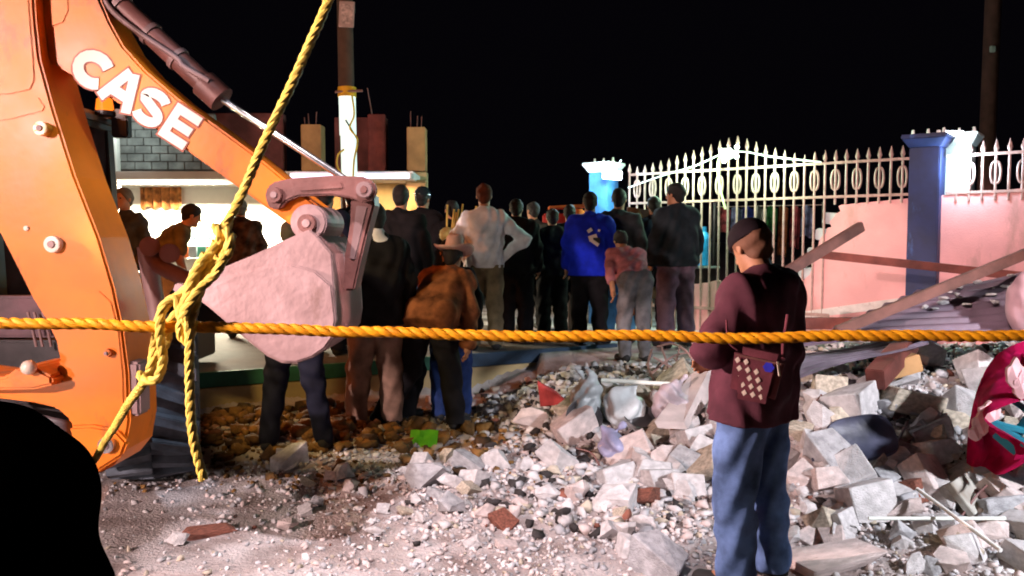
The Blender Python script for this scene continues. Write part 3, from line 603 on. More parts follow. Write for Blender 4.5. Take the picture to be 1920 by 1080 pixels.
# lamps at the pillars
lp = P(1838, 318, 8.05); t = thing('wall_lamp', 'small bluish white lamp on the wall top beside the lit pillar', 'lamp', lp)
bm = BM(); add_box(bm, P(1788, 250, 8.72), (0.20, 0.05, 0.05)); finish('led_bar', bm, glow('lamp_blue', (0.75, 0.88, 1.0), 14), t, bevel=0.008)
bm = BM(); add_cyl(bm, P(1760, 244, 8.7), P(1760, 258, 8.7), 0.02, 0.02, 10); finish('bracket', bm, m_white, t)
point('wall_light', P(1806, 300, 8.35), 62, (0.58, 0.86, 1.0), 0.05)
lp = Wp(1148, 328, 0.24); t = thing('wall_lamp', 'bluish white lamp on the far blue pillar left of the fence', 'lamp', lp)
bm = BM(); add_box(bm, lp, (0.26, 0.06, 0.12), Euler((0.2, 0.1, -0.2))); finish('led_panel', bm, MATS['lamp_blue'], t, bevel=0.01)
bm = BM(); add_cyl(bm, lp, lp + Vector((0.12, 0, 0.2)), 0.012, 0.01, 8); finish('stem', bm, m_white, t)
point('wall_light', Wp(1135, 322, 0.40), 90, (0.55, 0.85, 1.0), 0.05)

# ------------------------------------------------------------------ signed-distance modelling for people and soft things
class Sdf:
    def __init__(s, lo, hi, cell):
        s.lo = np.array(lo, float); s.c = cell; s.n = np.ceil((np.array(hi, float) - s.lo) / cell).astype(int) + 1
        s.f = np.full(s.n, 0.5, np.float32); s.ax = [s.lo[i] + cell * np.arange(s.n[i]) for i in range(3)]
    def box(s, lo, hi):
        a = np.clip(np.floor((np.array(lo) - s.lo) / s.c).astype(int), 0, s.n); b = np.clip(np.ceil((np.array(hi) - s.lo) / s.c).astype(int) + 1, 0, s.n)
        return tuple(slice(int(i), int(j)) for i, j in zip(a, b))
    def grid(s, sl): return np.meshgrid(*[s.ax[i][sl[i]] for i in range(3)], indexing='ij', sparse=True)
    def put(s, sl, d, k):
        g = s.f[sl]; d = d.astype(np.float32)
        if k > 0:
            h = np.clip(0.5 + 0.5 * (g - d) / k, 0, 1); s.f[sl] = g * (1 - h) + d * h - k * h * (1 - h)
        else: s.f[sl] = np.minimum(g, d)
    def cone(s, a, b, ra, rb=None, k=0.02):
        rb = ra if rb is None else rb; a, b = np.array(a, float), np.array(b, float); m = max(ra, rb) + k + 3 * s.c
        sl = s.box(np.minimum(a, b) - m, np.maximum(a, b) + m)
        if min(x.stop - x.start for x in sl) <= 0: return s
        x, y, z = s.grid(sl); ab = b - a; L = max(ab @ ab, 1e-9)
        t = np.clip(((x - a[0]) * ab[0] + (y - a[1]) * ab[1] + (z - a[2]) * ab[2]) / L, 0, 1)
        d = np.sqrt((x - a[0] - t * ab[0]) ** 2 + (y - a[1] - t * ab[1]) ** 2 + (z - a[2] - t * ab[2]) ** 2) - (ra + (rb - ra) * t)
        s.put(sl, d, k); return s
    def ell(s, c, r, k=0.02, R=None):
        c, r = np.array(c, float), np.array(r, float); m = max(r) + k + 3 * s.c; sl = s.box(c - m, c + m)
        if min(x.stop - x.start for x in sl) <= 0: return s
        x, y, z = s.grid(sl); x, y, z = x - c[0], y - c[1], z - c[2]
        if R is not None: x, y, z = [R[0][i] * x + R[1][i] * y + R[2][i] * z for i in range(3)]
        q = np.sqrt((x / r[0]) ** 2 + (y / r[1]) ** 2 + (z / r[2]) ** 2); d = (q - 1) * min(r) * (0.6 + 0.4 * max(r) / min(r))
        s.put(sl, d, k); return s
    def cut(s, p, n):
        n = np.array(n, float) / np.linalg.norm(n); x, y, z = s.grid((slice(None),) * 3)
        s.f = np.maximum(s.f, ((x - p[0]) * n[0] + (y - p[1]) * n[1] + (z - p[2]) * n[2]).astype(np.float32)); return s
    def wrinkle(s, amp, fr=1.0, seed=0):
        x, y, z = s.grid((slice(None),) * 3); u = seed * 1.7
        w = np.sin(26 * fr * z + 9 * np.sin(7 * x + u) + 7 * np.sin(8 * y + 2 * u)) * 0.6 + np.sin(17 * fr * (z * 0.7 + x * .8 - y * .6) + 5 * np.sin(9 * z + u)) * 0.6 + np.sin(45 * x + 5 * np.sin(6 * z + u)) * 0.25
        s.f = s.f + (amp * w).astype(np.float32); return s
    def mesh(s, name):
        f = s.f; ins = f < 0; nx, ny, nz = f.shape
        corners = [(i, j, k) for i in (0, 1) for j in (0, 1) for k in (0, 1)]
        sub = lambda a, c: a[c[0]:nx - 1 + c[0], c[1]:ny - 1 + c[1], c[2]:nz - 1 + c[2]]
        cnt = sum(sub(ins, c).astype(np.int8) for c in corners); act = (cnt > 0) & (cnt < 8)
        I = np.argwhere(act); vid = np.full(act.shape, -1, np.int64); vid[act] = np.arange(len(I))
        acc = np.zeros((len(I), 3)); num = np.zeros(len(I))
        for a in corners:
            for ax in range(3):
                if a[ax]: continue
                b = list(a); b[ax] = 1
                fa = f[I[:, 0] + a[0], I[:, 1] + a[1], I[:, 2] + a[2]]; fb = f[I[:, 0] + b[0], I[:, 1] + b[1], I[:, 2] + b[2]]
                m = (fa < 0) != (fb < 0); t = np.where(m, fa / np.where(m, fa - fb, 1), 0)
                p = np.tile(np.array(a, float), (len(I), 1)); p[:, ax] += t; acc[m] += p[m]; num[m] += 1
        V = s.lo + s.c * (I + acc / num[:, None]); Fs = []
        for ax in range(3):
            o = [i for i in range(3) if i != ax]
            sl0 = [slice(None)] * 3; sl1 = [slice(None)] * 3; sl0[ax] = slice(0, -1); sl1[ax] = slice(1, None)
            A, B = ins[tuple(sl0)], ins[tuple(sl1)]; E = np.argwhere(A != B)
            E = E[(E[:, o[0]] > 0) & (E[:, o[1]] > 0) & (E[:, o[0]] < f.shape[o[0]] - 1) & (E[:, o[1]] < f.shape[o[1]] - 1)]
            if not len(E): continue
            def q(d0, d1): g = E.copy(); g[:, o[0]] += d0; g[:, o[1]] += d1; return vid[g[:, 0], g[:, 1], g[:, 2]]
            Q = np.stack([q(-1, -1), q(0, -1), q(0, 0), q(-1, 0)], -1); fl = A[E[:, 0], E[:, 1], E[:, 2]]
            if ax == 1: fl = ~fl
            Q = np.where(fl[:, None], Q, Q[:, ::-1]); Fs.append(Q[(Q >= 0).all(1)])
        Fq = np.concatenate(Fs); me = bpy.data.meshes.new(name)
        me.vertices.add(len(V)); me.vertices.foreach_set('co', V.astype(np.float32).ravel())
        me.loops.add(len(Fq) * 4); me.loops.foreach_set('vertex_index', Fq.astype(np.int32).ravel())
        me.polygons.add(len(Fq)); me.polygons.foreach_set('loop_start', np.arange(0, len(Fq) * 4, 4, dtype=np.int32))
        try: me.polygons.foreach_set('loop_total', np.full(len(Fq), 4, np.int32))
        except Exception: pass
        me.update(calc_edges=True); me.validate(); me.shade_smooth(); return me

def rotx(v, a, o=(0, 0, 0.93)):
    v = np.array(v, float) - o; c, s = math.cos(a), math.sin(a); return np.array([v[0], c * v[1] + s * v[2], -s * v[1] + c * v[2]]) + o
def person(label, at, yaw, h=1.72, top=None, legs_mat=None, lean=0, armL=None, armR=None, hat=None, hair=m_hair, legL=None, legR=None, nod=0, turn=0, cell=0.0125,
           skin=m_skin, hood=False, seed=0, shoes=m_black, hem=0.84, collar=None, bulk=0.0, crouch=0, slope=0.035, fold=1.0, short=False, group='people watching and searching at the rubble'):
    """Facing +Y in its own frame; yaw (degrees) turns it anticlockwise seen from above. Joint positions are in metres for a 1.72 m body."""
    root = thing('person', label, 'person', at, group); root.rotation_euler = (0, 0, math.radians(yaw)); sc = h / 1.72; root.scale = (sc,) * 3
    la = math.radians(lean); hipz = 0.93 - crouch; O = np.array([0, 0, hipz]); dz = np.array([0, 0, -crouch])
    U = lambda v: rotx(np.array(v, float) + dz, la, O)
    ls = dict(L=legL or ((-.11, .02 + crouch * .7, .50 - crouch * .35), (-.12, -.02, .09)), R=legR or ((.11, .02 + crouch * .7, .50 - crouch * .35), (.12, -.02, .09)))
    arms = dict(L=armL or ((-.245, -.02, 1.14), (-.255, .07, .90)), R=armR or ((.245, -.02, 1.14), (.255, .07, .90)))
    arms = {k: [np.array(v[0], float) if len(v) > 2 else U(v[0]), np.array(v[1], float) if len(v) > 2 else U(v[1])] for k, v in arms.items()}
    shp = dict(L=U((-.17 + slope * .1, -.01, 1.405 - slope)), R=U((.17 - slope * .1, -.01, 1.405 - slope)))
    hips = dict(L=np.array([-.09, 0, hipz - .02]), R=np.array([.09, 0, hipz - .02]))
    hc = U((0, 0.02, 1.605)); nk = U((0, -.005, 1.45))
    yr, pr = math.radians(turn), la * 0.55 + math.radians(nod)
    Rh = np.array([[math.cos(yr), -math.sin(yr), 0], [math.sin(yr), math.cos(yr), 0], [0, 0, 1]]) @ np.array([[1, 0, 0], [0, math.cos(pr), math.sin(pr)], [0, -math.sin(pr), math.cos(pr)]])
    hc = nk + Rh @ np.array([0, 0.025, 0.155]); H = lambda x, y, z: hc + Rh @ np.array([x, y, z])
    pts = [hc] + [p for a in arms.values() for p in a] + list(shp.values()) + [p for l_ in ls.values() for p in map(np.array, l_)] + list(hips.values())
    lo = np.min(pts, 0) - 0.26; hi = np.max(pts, 0) + 0.26; lo[2] = min(lo[2], -0.03)
    if lo[2] > -0.03: lo[2] = -0.03
    def torso(s, e=0.0, k=0.04):
        for sx in (-1, 1):
            s.cone(U((sx * .065, 0, .95)), U((sx * .065, -.005, 1.12)), .098 + e, .095 + e, k); s.cone(U((sx * .065, -.005, 1.12)), U((sx * .085, 0, 1.32)), .095 + e, .10 + e, k)
        [s.cone(shp[q], U((0, -.01, 1.395)), .060 + e * .8, .058 + e * .55, k) for q in 'LR']; s.cone(U((0, -.01, 1.36)), U((0, -.005, 1.45)), .080 + e * .7, .056 + e * .35, k)
    def arm(s, e=0.0, upto=1.0, k=0.025):
        for q in 'LR':
            el, wr = arms[q]; s.cone(shp[q], el, .055 + e, .043 + e, k); w = el + (wr - el) * upto; s.cone(el, w, .043 + e, .043 + (.029 - .043) * upto + e * 1.1, k)
    def leg(s, e=0.0, k=0.03, upto=1.0):
        for q in 'LR':
            kn, an = map(np.array, ls[q]); s.cone(hips[q], kn, .088 + e, .060 + e, k); a2 = kn + (an - kn) * upto; s.cone(kn, a2, .060 + e, .042 + e * 1.2, k)
    # body
    b = Sdf(lo, hi, cell); torso(b); arm(b); leg(b)
    b.cone(nk - Rh @ np.array([0, 0, .02]), H(0, -.015, -.05), .056, .054, .02)
    b.ell(H(0, -.005, .03), (.073, .092, .088), .02, Rh); b.ell(H(0, .022, -.045), (.055, .066, .068), .03, Rh); b.ell(H(0, .07, -.085), (.026, .024, .022), .02, Rh)
    b.cone(H(0, .092, .012), H(0, .108, -.028), .009, .013, .012); b.ell(H(0, .084, .030), (.048, .012, .010), .012, Rh); b.ell(H(0, .083, -.058), (.024, .012, .008), .008, Rh)
    for sx in (-1, 1): b.ell(H(sx * .076, -.008, -.004), (.009, .020, .032), .006, Rh)
    for q in 'LR':
        el, wr = arms[q]; d = (wr - el) / np.linalg.norm(wr - el); side = 1 if q == 'R' else -1
        n = np.cross(d, [side * 1.0, 0.15, 0]); n = n / (np.linalg.norm(n) + 1e-9); sd = np.cross(n, d)
        pm = wr + d * .055; b.cone(wr, pm, .027, .024, .012); b.ell(pm, (.030, .030, .040), .012)
        for i, (off, L_) in enumerate(((-.027, .066), (-.009, .078), (.009, .074), (.027, .058))):
            r0 = wr + d * .082 + n * off; m1 = r0 + d * L_ * .55 + sd * .012 * -side; m2 = m1 + d * L_ * .40 + sd * .026 * -side
            b.cone(r0, m1, .0098, .0090, .004); b.cone(m1, m2, .0090, .0075, .003)
        r0 = wr + d * .03 - n * .026; m1 = r0 + d * .04 - n * .024 - sd * side * .01; b.cone(r0, m1, .012, .010, .006); b.cone(m1, m1 + d * .03 - n * .004, .010, .008, .003)
        kn, an = map(np.array, ls[q]); b.cone(an, an + np.array([side * .02, .15, -.05]), .04, .03, .02)
    link_mesh('body', b.mesh('body'), skin, root)
    # eyes and brows
    for sx in (-1, 1):
        bm = BM(); bmesh.ops.create_icosphere(bm, subdivisions=1, radius=.011, matrix=Matrix.Translation(H(sx * .030, .078, .012)))
        me = bpy.data.meshes.new('eye'); bm.to_mesh(me); bm.free(); link_mesh('eye', me, m_black, root, smooth=True)
    # trousers, top, shoes, hair
    s = Sdf(lo, hi, cell); leg(s, .024 + bulk * .4); s.cone(hips['L'] + [0, 0, .06], hips['R'] + [0, 0, .06], .118 + bulk * .5, .118 + bulk * .5, .04)
    for sx in ((-1, 1) if lean < 25 else ()): s.cone(U((sx * .06, -.03, .93)), hips['L' if sx < 0 else 'R'] + [0, -.025, -.04], .105 + bulk * .5, .10 + bulk * .5, .03)
    s.wrinkle(.008, 1.0, seed); 
    if lean < 25: s.cut((0, 0, hipz + .13 if hem > .87 else hem + .035), (0, 0, 1))
    for q in 'LR':
        kn, an = map(np.array, ls[q])
    s.cut((0, 0, .045), (0, 0, -1)); link_mesh('trousers', s.mesh('trousers'), legs_mat, root)
    s = Sdf(lo, hi, cell); torso(s, .026 + bulk, .05)
    if not short: arm(s, .020 + bulk * .4, .97)
    else:
        for q in 'LR': el = arms[q][0]; s.cone(shp[q], shp[q] + (el - shp[q]) * .75, .078, .066, .03)
    if hem < .93: s.cone(U((-.06, 0, .95)), U((-.075, 0, hem)), .125 + bulk, .128 + bulk, .05); s.cone(U((.06, 0, .95)), U((.075, 0, hem)), .125 + bulk, .128 + bulk, .05)
    if lean >= 25: s.cone(hips['L'] + [0, -.01, .05], hips['R'] + [0, -.01, .05], .135 + bulk, .135 + bulk, .05)
    if hood: s.cone(U((-.06, -.095, 1.42)), U((.06, -.095, 1.42)), .052, .052, .03); s.ell(U((0, -.10, 1.36)), (.10, .045, .085), .03)
    s.wrinkle(.0105 * fold, .8, seed + 3); s.cut(U((0, 0, hem)), U((0, 0, hem)) - U((0, 0, hem + 1))); s.cut(U((0, 0.02, 1.505)), U((0, .25, 2.505)) - U((0, 0.02, 1.505)))
    link_mesh('jacket' if not short else 'shirt', s.mesh('jacket'), top, root)
    if collar is not None:
        s = Sdf(nk - .2, nk + .2, cell); s.cone(nk - Rh @ np.array([0, .01, .015]), nk + Rh @ np.array([0, -.012, .028]), .088, .078, .02); s.ell(nk + Rh @ np.array([0, -.075, -.02]), (.085, .04, .05), .03)
        link_mesh('collar', s.mesh('collar'), collar, root)
    for q in 'LR':
        an = np.array(ls[q][1]); side = 1 if q == 'R' else -1; s = Sdf(an - .22, an + .28, cell); g = an[2] - .09
        s.cone((an[0], an[1] - .03, g + .05), (an[0] + side * .025, an[1] + .17, g + .038), .050, .042, .02); s.cone(an + [0, 0, .03], (an[0], an[1], g + .05), .053, .05, .02); s.cut((0, 0, g + .005), (0, 0, -1))
        link_mesh('shoe', s.mesh('shoe'), shoes, root)
    s = Sdf(hc - .2, hc + .2, min(cell, .011)); s.ell(H(0, -.012, .036), (.084, .102, .096), .02, Rh); s.cone(H(0, -.05, -.03), H(0, -.05, .02), .058, .07, .02); s.wrinkle(.004, 3, seed)
    fr = Rh @ np.array([0, 1, -.75]); s.cut(H(0, .048, .02), fr)
    if hat != 'hood': link_mesh('hair', s.mesh('hair'), hair, root)
    if hat in ('cap', 'helmet', 'beanie'):
        s = Sdf(hc - .25, hc + .25, min(cell, .010)); s.ell(H(0, -.006, .040), (.091, .112, .104 if hat != 'helmet' else .11), .02, Rh)
        s.cut(H(0, 0, .024), Rh @ np.array([0, -.12, -1]))
        if hat == 'cap': s.cone(H(-.035, .10, .032), H(.035, .10, .032), .022, .022, .02); s.ell(H(0, .135, .028), (.068, .062, .010), .012, Rh)
        return root, H, s, hc, Rh
    return root, H, None, hc, Rh
def put_cap(r, mat, name='cap'): link_mesh(name, r[2].mesh(name), mat, r[0])

c_black, c_navy, c_maroon = cloth('black_cloth', (0.012, 0.011, 0.013)), cloth('navy_cloth', (0.014, 0.016, 0.035)), cloth('maroon_cloth', (0.10, 0.030, 0.045), .18)
c_jeans = cloth('blue_denim', (0.105, 0.175, 0.36), .3); c_blue = cloth('royal_blue_cloth', (0.012, 0.03, 0.62), .15); c_white = cloth('white_cloth', (0.82, 0.82, 0.86), .12)
c_grey, c_dkgrey = cloth('grey_cloth', (0.16, 0.15, 0.16)), cloth('dark_grey_cloth', (0.05, 0.055, 0.062)); c_tan = cloth('tan_cloth', (0.26, 0.16, 0.12)); c_brown = cloth('brown_cloth', (0.25, 0.088, 0.035), .35)
c_purple, c_olive = cloth('purple_grey_cloth', (0.16, 0.10, 0.14)), cloth('olive_cloth', (0.13, 0.10, 0.045)); c_pink = cloth('pink_cloth', (0.50, 0.20, 0.24)); c_teal = cloth('teal_denim', (0.07, 0.20, 0.36)); c_khaki = cloth('khaki_cloth', (0.22, 0.17, 0.10))
def gp(px, d, z=None):
    x = (px - 960) / F_PX * d * 1.0; x = P(px, 450, d).x
    return (x, d, float(terrain(x, d)) + 0.005 if z is None else z)

# the man in the maroon hoodie, near the camera
FG = gp(1420, 3.62, 0.0)
r = person('man in maroon hooded jacket, black cap and blue jeans standing nearest on the right', FG, 46, 1.70, c_maroon, c_jeans, lean=-3, nod=26, turn=-22, hair=M('cropped_hair', (.20, .085, .045), .8, bump=.3), hood=True,
    armL=((-.275, .08, 1.13), (.02, .17, 1.08)), armR=((.25, .06, 1.12), (-.02, .19, 1.04)), hat='beanie', cell=.0085, seed=2, hem=.80, bulk=.036, shoes=m_black, legL=((-.12, .03, .50), (-.14, .0, .09)), legR=((.12, .0, .50), (.15, -.03, .09)))
put_cap(r, cloth('black_cap', (0.02, 0.012, 0.016)))
hx = FG[0]
t = thing('shoulder_bag', 'maroon shoulder bag with white diamonds and a blue patch, hung at a hip', 'bag', P(1420, 755, 3.38))
bc_ = P(1418, 704, 3.25); Rb = Euler((0.06, 0.16, -0.42))
c_bag = cloth('bag_cloth', (0.17, 0.045, 0.06)); bm = BM(); add_box(bm, (0, 0, 0), (.205, .085, .215))
for v in bm.verts:
    if v.co.z < 0: v.co.x *= .86; v.co.y *= 1.15
bmesh.ops.bevel(bm, geom=bm.edges[:], offset=.032, segments=4, affect='EDGES'); bmesh.ops.subdivide_edges(bm, edges=bm.edges[:], cuts=1, use_grid_fill=True)
for v in bm.verts: v.co += Vector((0, .004 * math.sin(60 * v.co.z + 30 * v.co.x), .003 * math.sin(50 * v.co.x)))
bmesh.ops.transform(bm, matrix=Matrix.Translation(bc_) @ Rb.to_matrix().to_4x4(), verts=bm.verts); finish('pouch', bm, c_bag, t, smooth=True)
bm = BM(); add_beam(bm, bc_ + Rb.to_matrix() @ Vector((-.09, -.046, .078)), bc_ + Rb.to_matrix() @ Vector((.09, -.046, .078)), .006, .008); finish('zip', bm, m_link, t)
def on_bag(x, y, z): return bc_ + Vector(Rb.to_matrix() @ Vector((x, y, z)))
for j in range(5):
    for i in range(3):
        if j == 0 and i == 2: continue
        bm = BM(); c0 = Vector((-.078 + .034 * i + .012 * j, -.0475, .058 - .032 * j)); q = .0140
        vs = [bm.verts.new(bc_ + Rb.to_matrix() @ (c0 + Vector(v))) for v in ((0, 0, q), (q * .8, 0, 0), (0, 0, -q), (-q * .8, 0, 0), (0, -.0006, 0))]
        for a, b in ((0, 1), (1, 2), (2, 3), (3, 0)): bm.faces.new((vs[a], vs[b], vs[4]))
        finish('diamond', bm, m_cream, t)
bm = BM(); add_cyl(bm, on_bag(.045, -.036, .055), on_bag(.045, -.0475, .055), .024, .022, 6); finish('blue_patch', bm, M('patch_blue', (0.03, 0.03, 0.6), 0.7), t)
bm = BM(); add_beam(bm, on_bag(.075, -.047, .085), on_bag(.092, -.047, .03), .008, .006); finish('zip', bm, m_cream, t)
tube_part('strap', catmull([on_bag(-.09, -.01, .09), P(1366, 640, 3.28), P(1362, 600, 3.31)], 5), .0045, c_bag, t, 8)
tube_part('strap', catmull([on_bag(.09, .0, .09), P(1470, 640, 3.28), P(1478, 590, 3.30)], 5), .009, c_bag, t, 8)

# dark shoulder at the lower left, right beside the camera
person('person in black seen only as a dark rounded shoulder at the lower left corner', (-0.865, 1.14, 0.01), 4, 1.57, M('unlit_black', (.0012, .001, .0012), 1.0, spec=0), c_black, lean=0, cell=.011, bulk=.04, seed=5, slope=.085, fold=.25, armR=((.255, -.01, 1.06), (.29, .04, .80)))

# the others
KPH = dict(group='people watching and searching at the rubble')
person('man with orange lit face and grey hair, a hand raised to his head', gp(236, 8.7, .45), 165, 1.70, c_dkgrey, c_black, hair=cloth('grey_hair', (.14, .13, .12)),
       armR=((-.02, .30, 1.38), (.06, .16, 1.58), 1) if False else ((.26, .10, 1.20), (.17, .16, 1.50)), seed=1)
person('stooping man in an olive shirt beside the lit shop, back turned', gp(280, 8.2, .45), -60, 1.66, c_olive, c_black, lean=42, short=True, armR=((.25, .15, 1.15), (.20, .38, 1.02)), seed=4)
person('person in a dark brown checked jacket standing in front of the lit shop counter', gp(452, 9.4, .45), 8, 1.62, cloth('brown_check', (0.07, 0.04, 0.032), .5), c_black, hair=cloth('grey_hair', (.14, .13, .12)), seed=6, bulk=.02)
person('person in navy clothes right behind the bucket linkage', gp(612, 8.0, .45), -12, 1.68, c_navy, c_navy, bulk=.02, seed=7)
person('person with long black trousered legs planted apart below the bucket', gp(548, 5.75), 0, 1.66, c_black, c_navy, legL=((-.15, .02, .50), (-.20, -.02, .09)), legR=((.14, .02, .50), (.21, .02, .09)), seed=8)
person('person in a black jacket with a pale collar and tan trousers', gp(703, 6.4), 18, 1.80, c_black, c_tan, collar=c_white, bulk=.03, seed=9, turn=25, legL=((-.12, .05, .5), (-.16, .02, .09)), hem=.80)
r = person('person in black wearing a shiny dark helmet, behind the pale collared one', gp(792, 9.0, .45), -20, 1.72, c_black, c_black, hat='helmet', bulk=.02, seed=10)
put_cap(r, M('helmet_black', (0.02, 0.03, 0.035), 0.15, bump=0), 'helmet')
r = person('stooped man in a brown jacket and pale cowboy hat reaching down to the rubble', gp(806, 6.45), -22, 1.66, c_brown, c_black, lean=47, armR=((.27, .12, 1.10), (.30, .22, .86)), armL=((-.25, .15, 1.12), (-.2, .32, .92)), bulk=.03, seed=11, hem=.80,
           legL=((-.20, .0, .48), (-.42, -.12, .09)), legR=((.14, .08, .50), (.20, .06, .09)), nod=-12)
H, Rh, hc = r[1], r[4], r[3]; Rm = Matrix(Rh.tolist())
bm = BM(); n = 28; rings = []
for rr, zz in ((.0, .20), (.055, .195), (.078, .17), (.088, .10), (.095, .062), (.13, .05), (.175, .058), (.185, .072)):
    rings.append([bm.verts.new(hc + Rh @ np.array([rr * math.cos(a) * .92, rr * math.sin(a) * 1.08 - .005, zz + (.05 * abs(math.cos(a)) ** 3 * max(0, (rr - .1) / .085)) - (.018 * math.cos(a) ** 2 if zz > .15 else 0) * -1])) for a in [2 * math.pi * i / n for i in range(n)]])
for a, b in zip(rings, rings[1:]):
    for i in range(n): bm.faces.new((a[i], a[(i + 1) % n], b[(i + 1) % n], b[i]))
bmesh.ops.remove_doubles(bm, verts=bm.verts, dist=1e-5); bmesh.ops.recalc_face_normals(bm, faces=bm.faces); bmesh.ops.solidify(bm, geom=bm.faces, thickness=.006)
me = bpy.data.meshes.new('cowboy_hat'); bm.to_mesh(me); bm.free(); ho = link_mesh('cowboy_hat', me, cloth('straw_hat', (0.62, 0.40, 0.36), .1), r[0], smooth=True)
person('worker in dark blue trousers mostly hidden behind the stooped cowboy hat man', gp(845, 6.9), 10, 1.60, c_black, cloth('dark_blue_jeans', (0.02, 0.04, 0.14)), seed=12, lean=20)
person('man in a white shirt with hands on his hips, seen from behind', gp(908, 8.35, .45), 4, 1.72, c_white, c_khaki, armR=((.42, -.05, 1.16), (.20, -.02, .98)), armL=((-.33, -.02, 1.14), (-.19, .05, .96)), seed=13, hem=.86, hair=cloth('brown_hair', (.10, .03, .015)), bulk=.01)
person('person in dark clothes standing far back between the white shirt and red box', gp(1000, 10.2, .45), 30, 1.62, cloth('dim_brown_cloth', (0.05, 0.03, 0.03)), c_black, seed=14)
r = person('person in a bright blue hoodie with a white emblem on the back', gp(1106, 8.8), -6, 1.69, c_blue, c_black, hood=True, bulk=.03, seed=15, hem=.80)
for k, (x, z, w_, h_) in enumerate(((-.0, 1.30, .045, .03), (.035, 1.22, .075, .05), (.075, 1.19, .06, .05), (.10, 1.30, .02, .02), (.05, 1.17, .09, .03))):
    bm = BM(); add_box(bm, (x, -.166 - .002 * k, z), (w_ * 1.25, .03, h_ * 1.25), Euler((0, .3 * (k - 2), 0))); me = bpy.data.meshes.new('emblem'); bm.to_mesh(me); bm.free(); link_mesh('emblem', me, c_white if k != 2 else c_dkgrey, r[0])
person('person in a dark grey jacket and blue jeans beside the blue hoodie', gp(1160, 9.0), -14, 1.74, c_dkgrey, c_teal, bulk=.02, seed=16)
person('young person in a pink sleeved top bending down over the debris, black hair forward', gp(1192, 7.75), 12, 1.50, c_pink, c_grey, lean=48, armR=((.22, .20, 1.12), (.12, .40, .95)), nod=10, seed=17, crouch=.05, hem=.98)
person('tall man in a black jacket and purple grey trousers at the iron gate', gp(1268, 8.7), 22, 1.78, cloth('blue_black_cloth', (0.022, 0.028, 0.034)), c_purple, bulk=.035, seed=18, turn=20, legR=((.14, .05, .50), (.16, .02, .09)), hem=.86)

for lab, a, yw, hh, tm, lm, kw in (
    ('person in black with a dark hood up, packed in behind the pale collar', gp(660, 8.4, .45), 12, 1.70, c_black, c_black, dict(hood=True, bulk=.03)),
    ('person in a black jacket and pale washed jeans behind the cowboy hat man', gp(752, 7.6, .45), -8, 1.66, c_black, c_teal, dict(bulk=.02)),
    ('short person in black just left of the white shirt', gp(848, 8.9, .45), 16, 1.58, c_black, c_black, dict(bulk=.02)),
    ('broad person in black standing right of the white shirt in deep shade', gp(968, 9.0, .45), -10, 1.60, c_black, c_black, dict(bulk=.05)),
    ('person in black standing in front of the red box', gp(1036, 9.3, .45), 14, 1.50, c_black, c_black, dict(bulk=.04)),
    ('person in black just left of the bright blue hoodie', gp(1068, 9.6, .45), -6, 1.56, c_black, c_black, dict(bulk=.03)),
    ('person in dark grey behind the tall man at the iron gate', gp(1226, 9.6, .45), 5, 1.66, c_navy, c_black, dict(bulk=.02)),
    ('person in black crouched low behind the neon green sheet', gp(742, 6.7), -30, 1.55, c_black, c_black, dict(lean=55, crouch=.18, bulk=.03, hem=.96))):
    person(lab, a, yw, hh, tm, lm, seed=int(a[0] * 10) % 17 + 20, cell=.014, **kw)
t = thing('straw_bundle', 'bundle of yellow stalks held up between the helmet and the white shirt', 'bundle', P(862, 470, 8.7))
for k in range(13):
    x0, x1 = 838 + 2.4 * k + rnd.uniform(-2, 2), 842 + 5.0 * k + rnd.uniform(-6, 6)
    tube_part('stalk', [P(x0, 474 + rnd.uniform(-4, 6), 8.7 - .02 * (k % 3)), P(x1, 392 + rnd.uniform(-14, 16), 8.75 - .03 * (k % 4))], .011, M('straw_yellow', (.62, .42, .10), .8), t, 6)
bm = BM(); bmesh.ops.create_icosphere(bm, subdivisions=2, radius=.085, matrix=Matrix.Translation(P(838, 440, 8.6))); finish('tassel', bm, M('straw_pale', (.75, .62, .25), .9), t, smooth=True)

# ------------------------------------------------------------------ things between the crowd and the gate
def sbox(name, label, cat, c, s, mat, rot=None, bevel=0.01, group=None):
    bm = BM(); add_box(bm, c, s, rot); return tag(finish(name, bm, mat, bevel=bevel), label, cat, group)
t = thing('market_stand', 'red box stand with an orange cloth on top, far back in the middle', 'stand', (P(1048, 500, 10.5).x, 10.5, .42)); q = P(1048, 430, 10.5)
bm = BM(); add_box(bm, (q.x, 10.5, q.z), (0.42, .4, .40)); finish('box', bm, M('red_plastic', (0.5, 0.02, 0.01), 0.5, emit=(1, .04, .02), estr=0.0), t, bevel=.02)
for sx in (-.16, .16):
    bm = BM(); add_box(bm, (q.x + sx, 10.5, (q.z - .2 + .42) / 2), (.05, .3, q.z - .2 - .42)); finish('leg', bm, m_wood, t)
bm = BM(); add_box(bm, P(1065, 388, 10.4), (.5, .5, .03), Euler((0, -.05, 0))); finish('top_board', bm, M('orange_board', (.6, .12, .02), .7), t)
bm = BM(); add_cyl(bm, P(1085, 420, 10.3), P(1085, 392, 10.3), .10, .07, 14); finish('orange_cloth', bm, M('orange_cloth', (.65, .14, .02), .8), t, bevel=.02)
t = thing('leaning_board', 'tan leaning board with a light blue corner behind the dark grey jacket', 'board', (P(1205, 500, 9.7).x, 9.7, .42))
bm = BM(); add_poly(bm, [P(1176, 388, 9.7), P(1206, 392, 9.7), P(1236, 470, 9.6), P(1236, 560, 9.55), P(1176, 560, 9.55)], (0, .03, 0)); finish('board', bm, M('tan_board', (.30, .16, .08), .85, var=.2), t, bevel=.004)
bm = BM(); add_poly(bm, [P(1198, 392, 9.66), P(1232, 394, 9.66), P(1238, 460, 9.58)], (0, .015, 0)); finish('blue_corner', bm, M('pale_blue', (.28, .42, .46), .7), t)
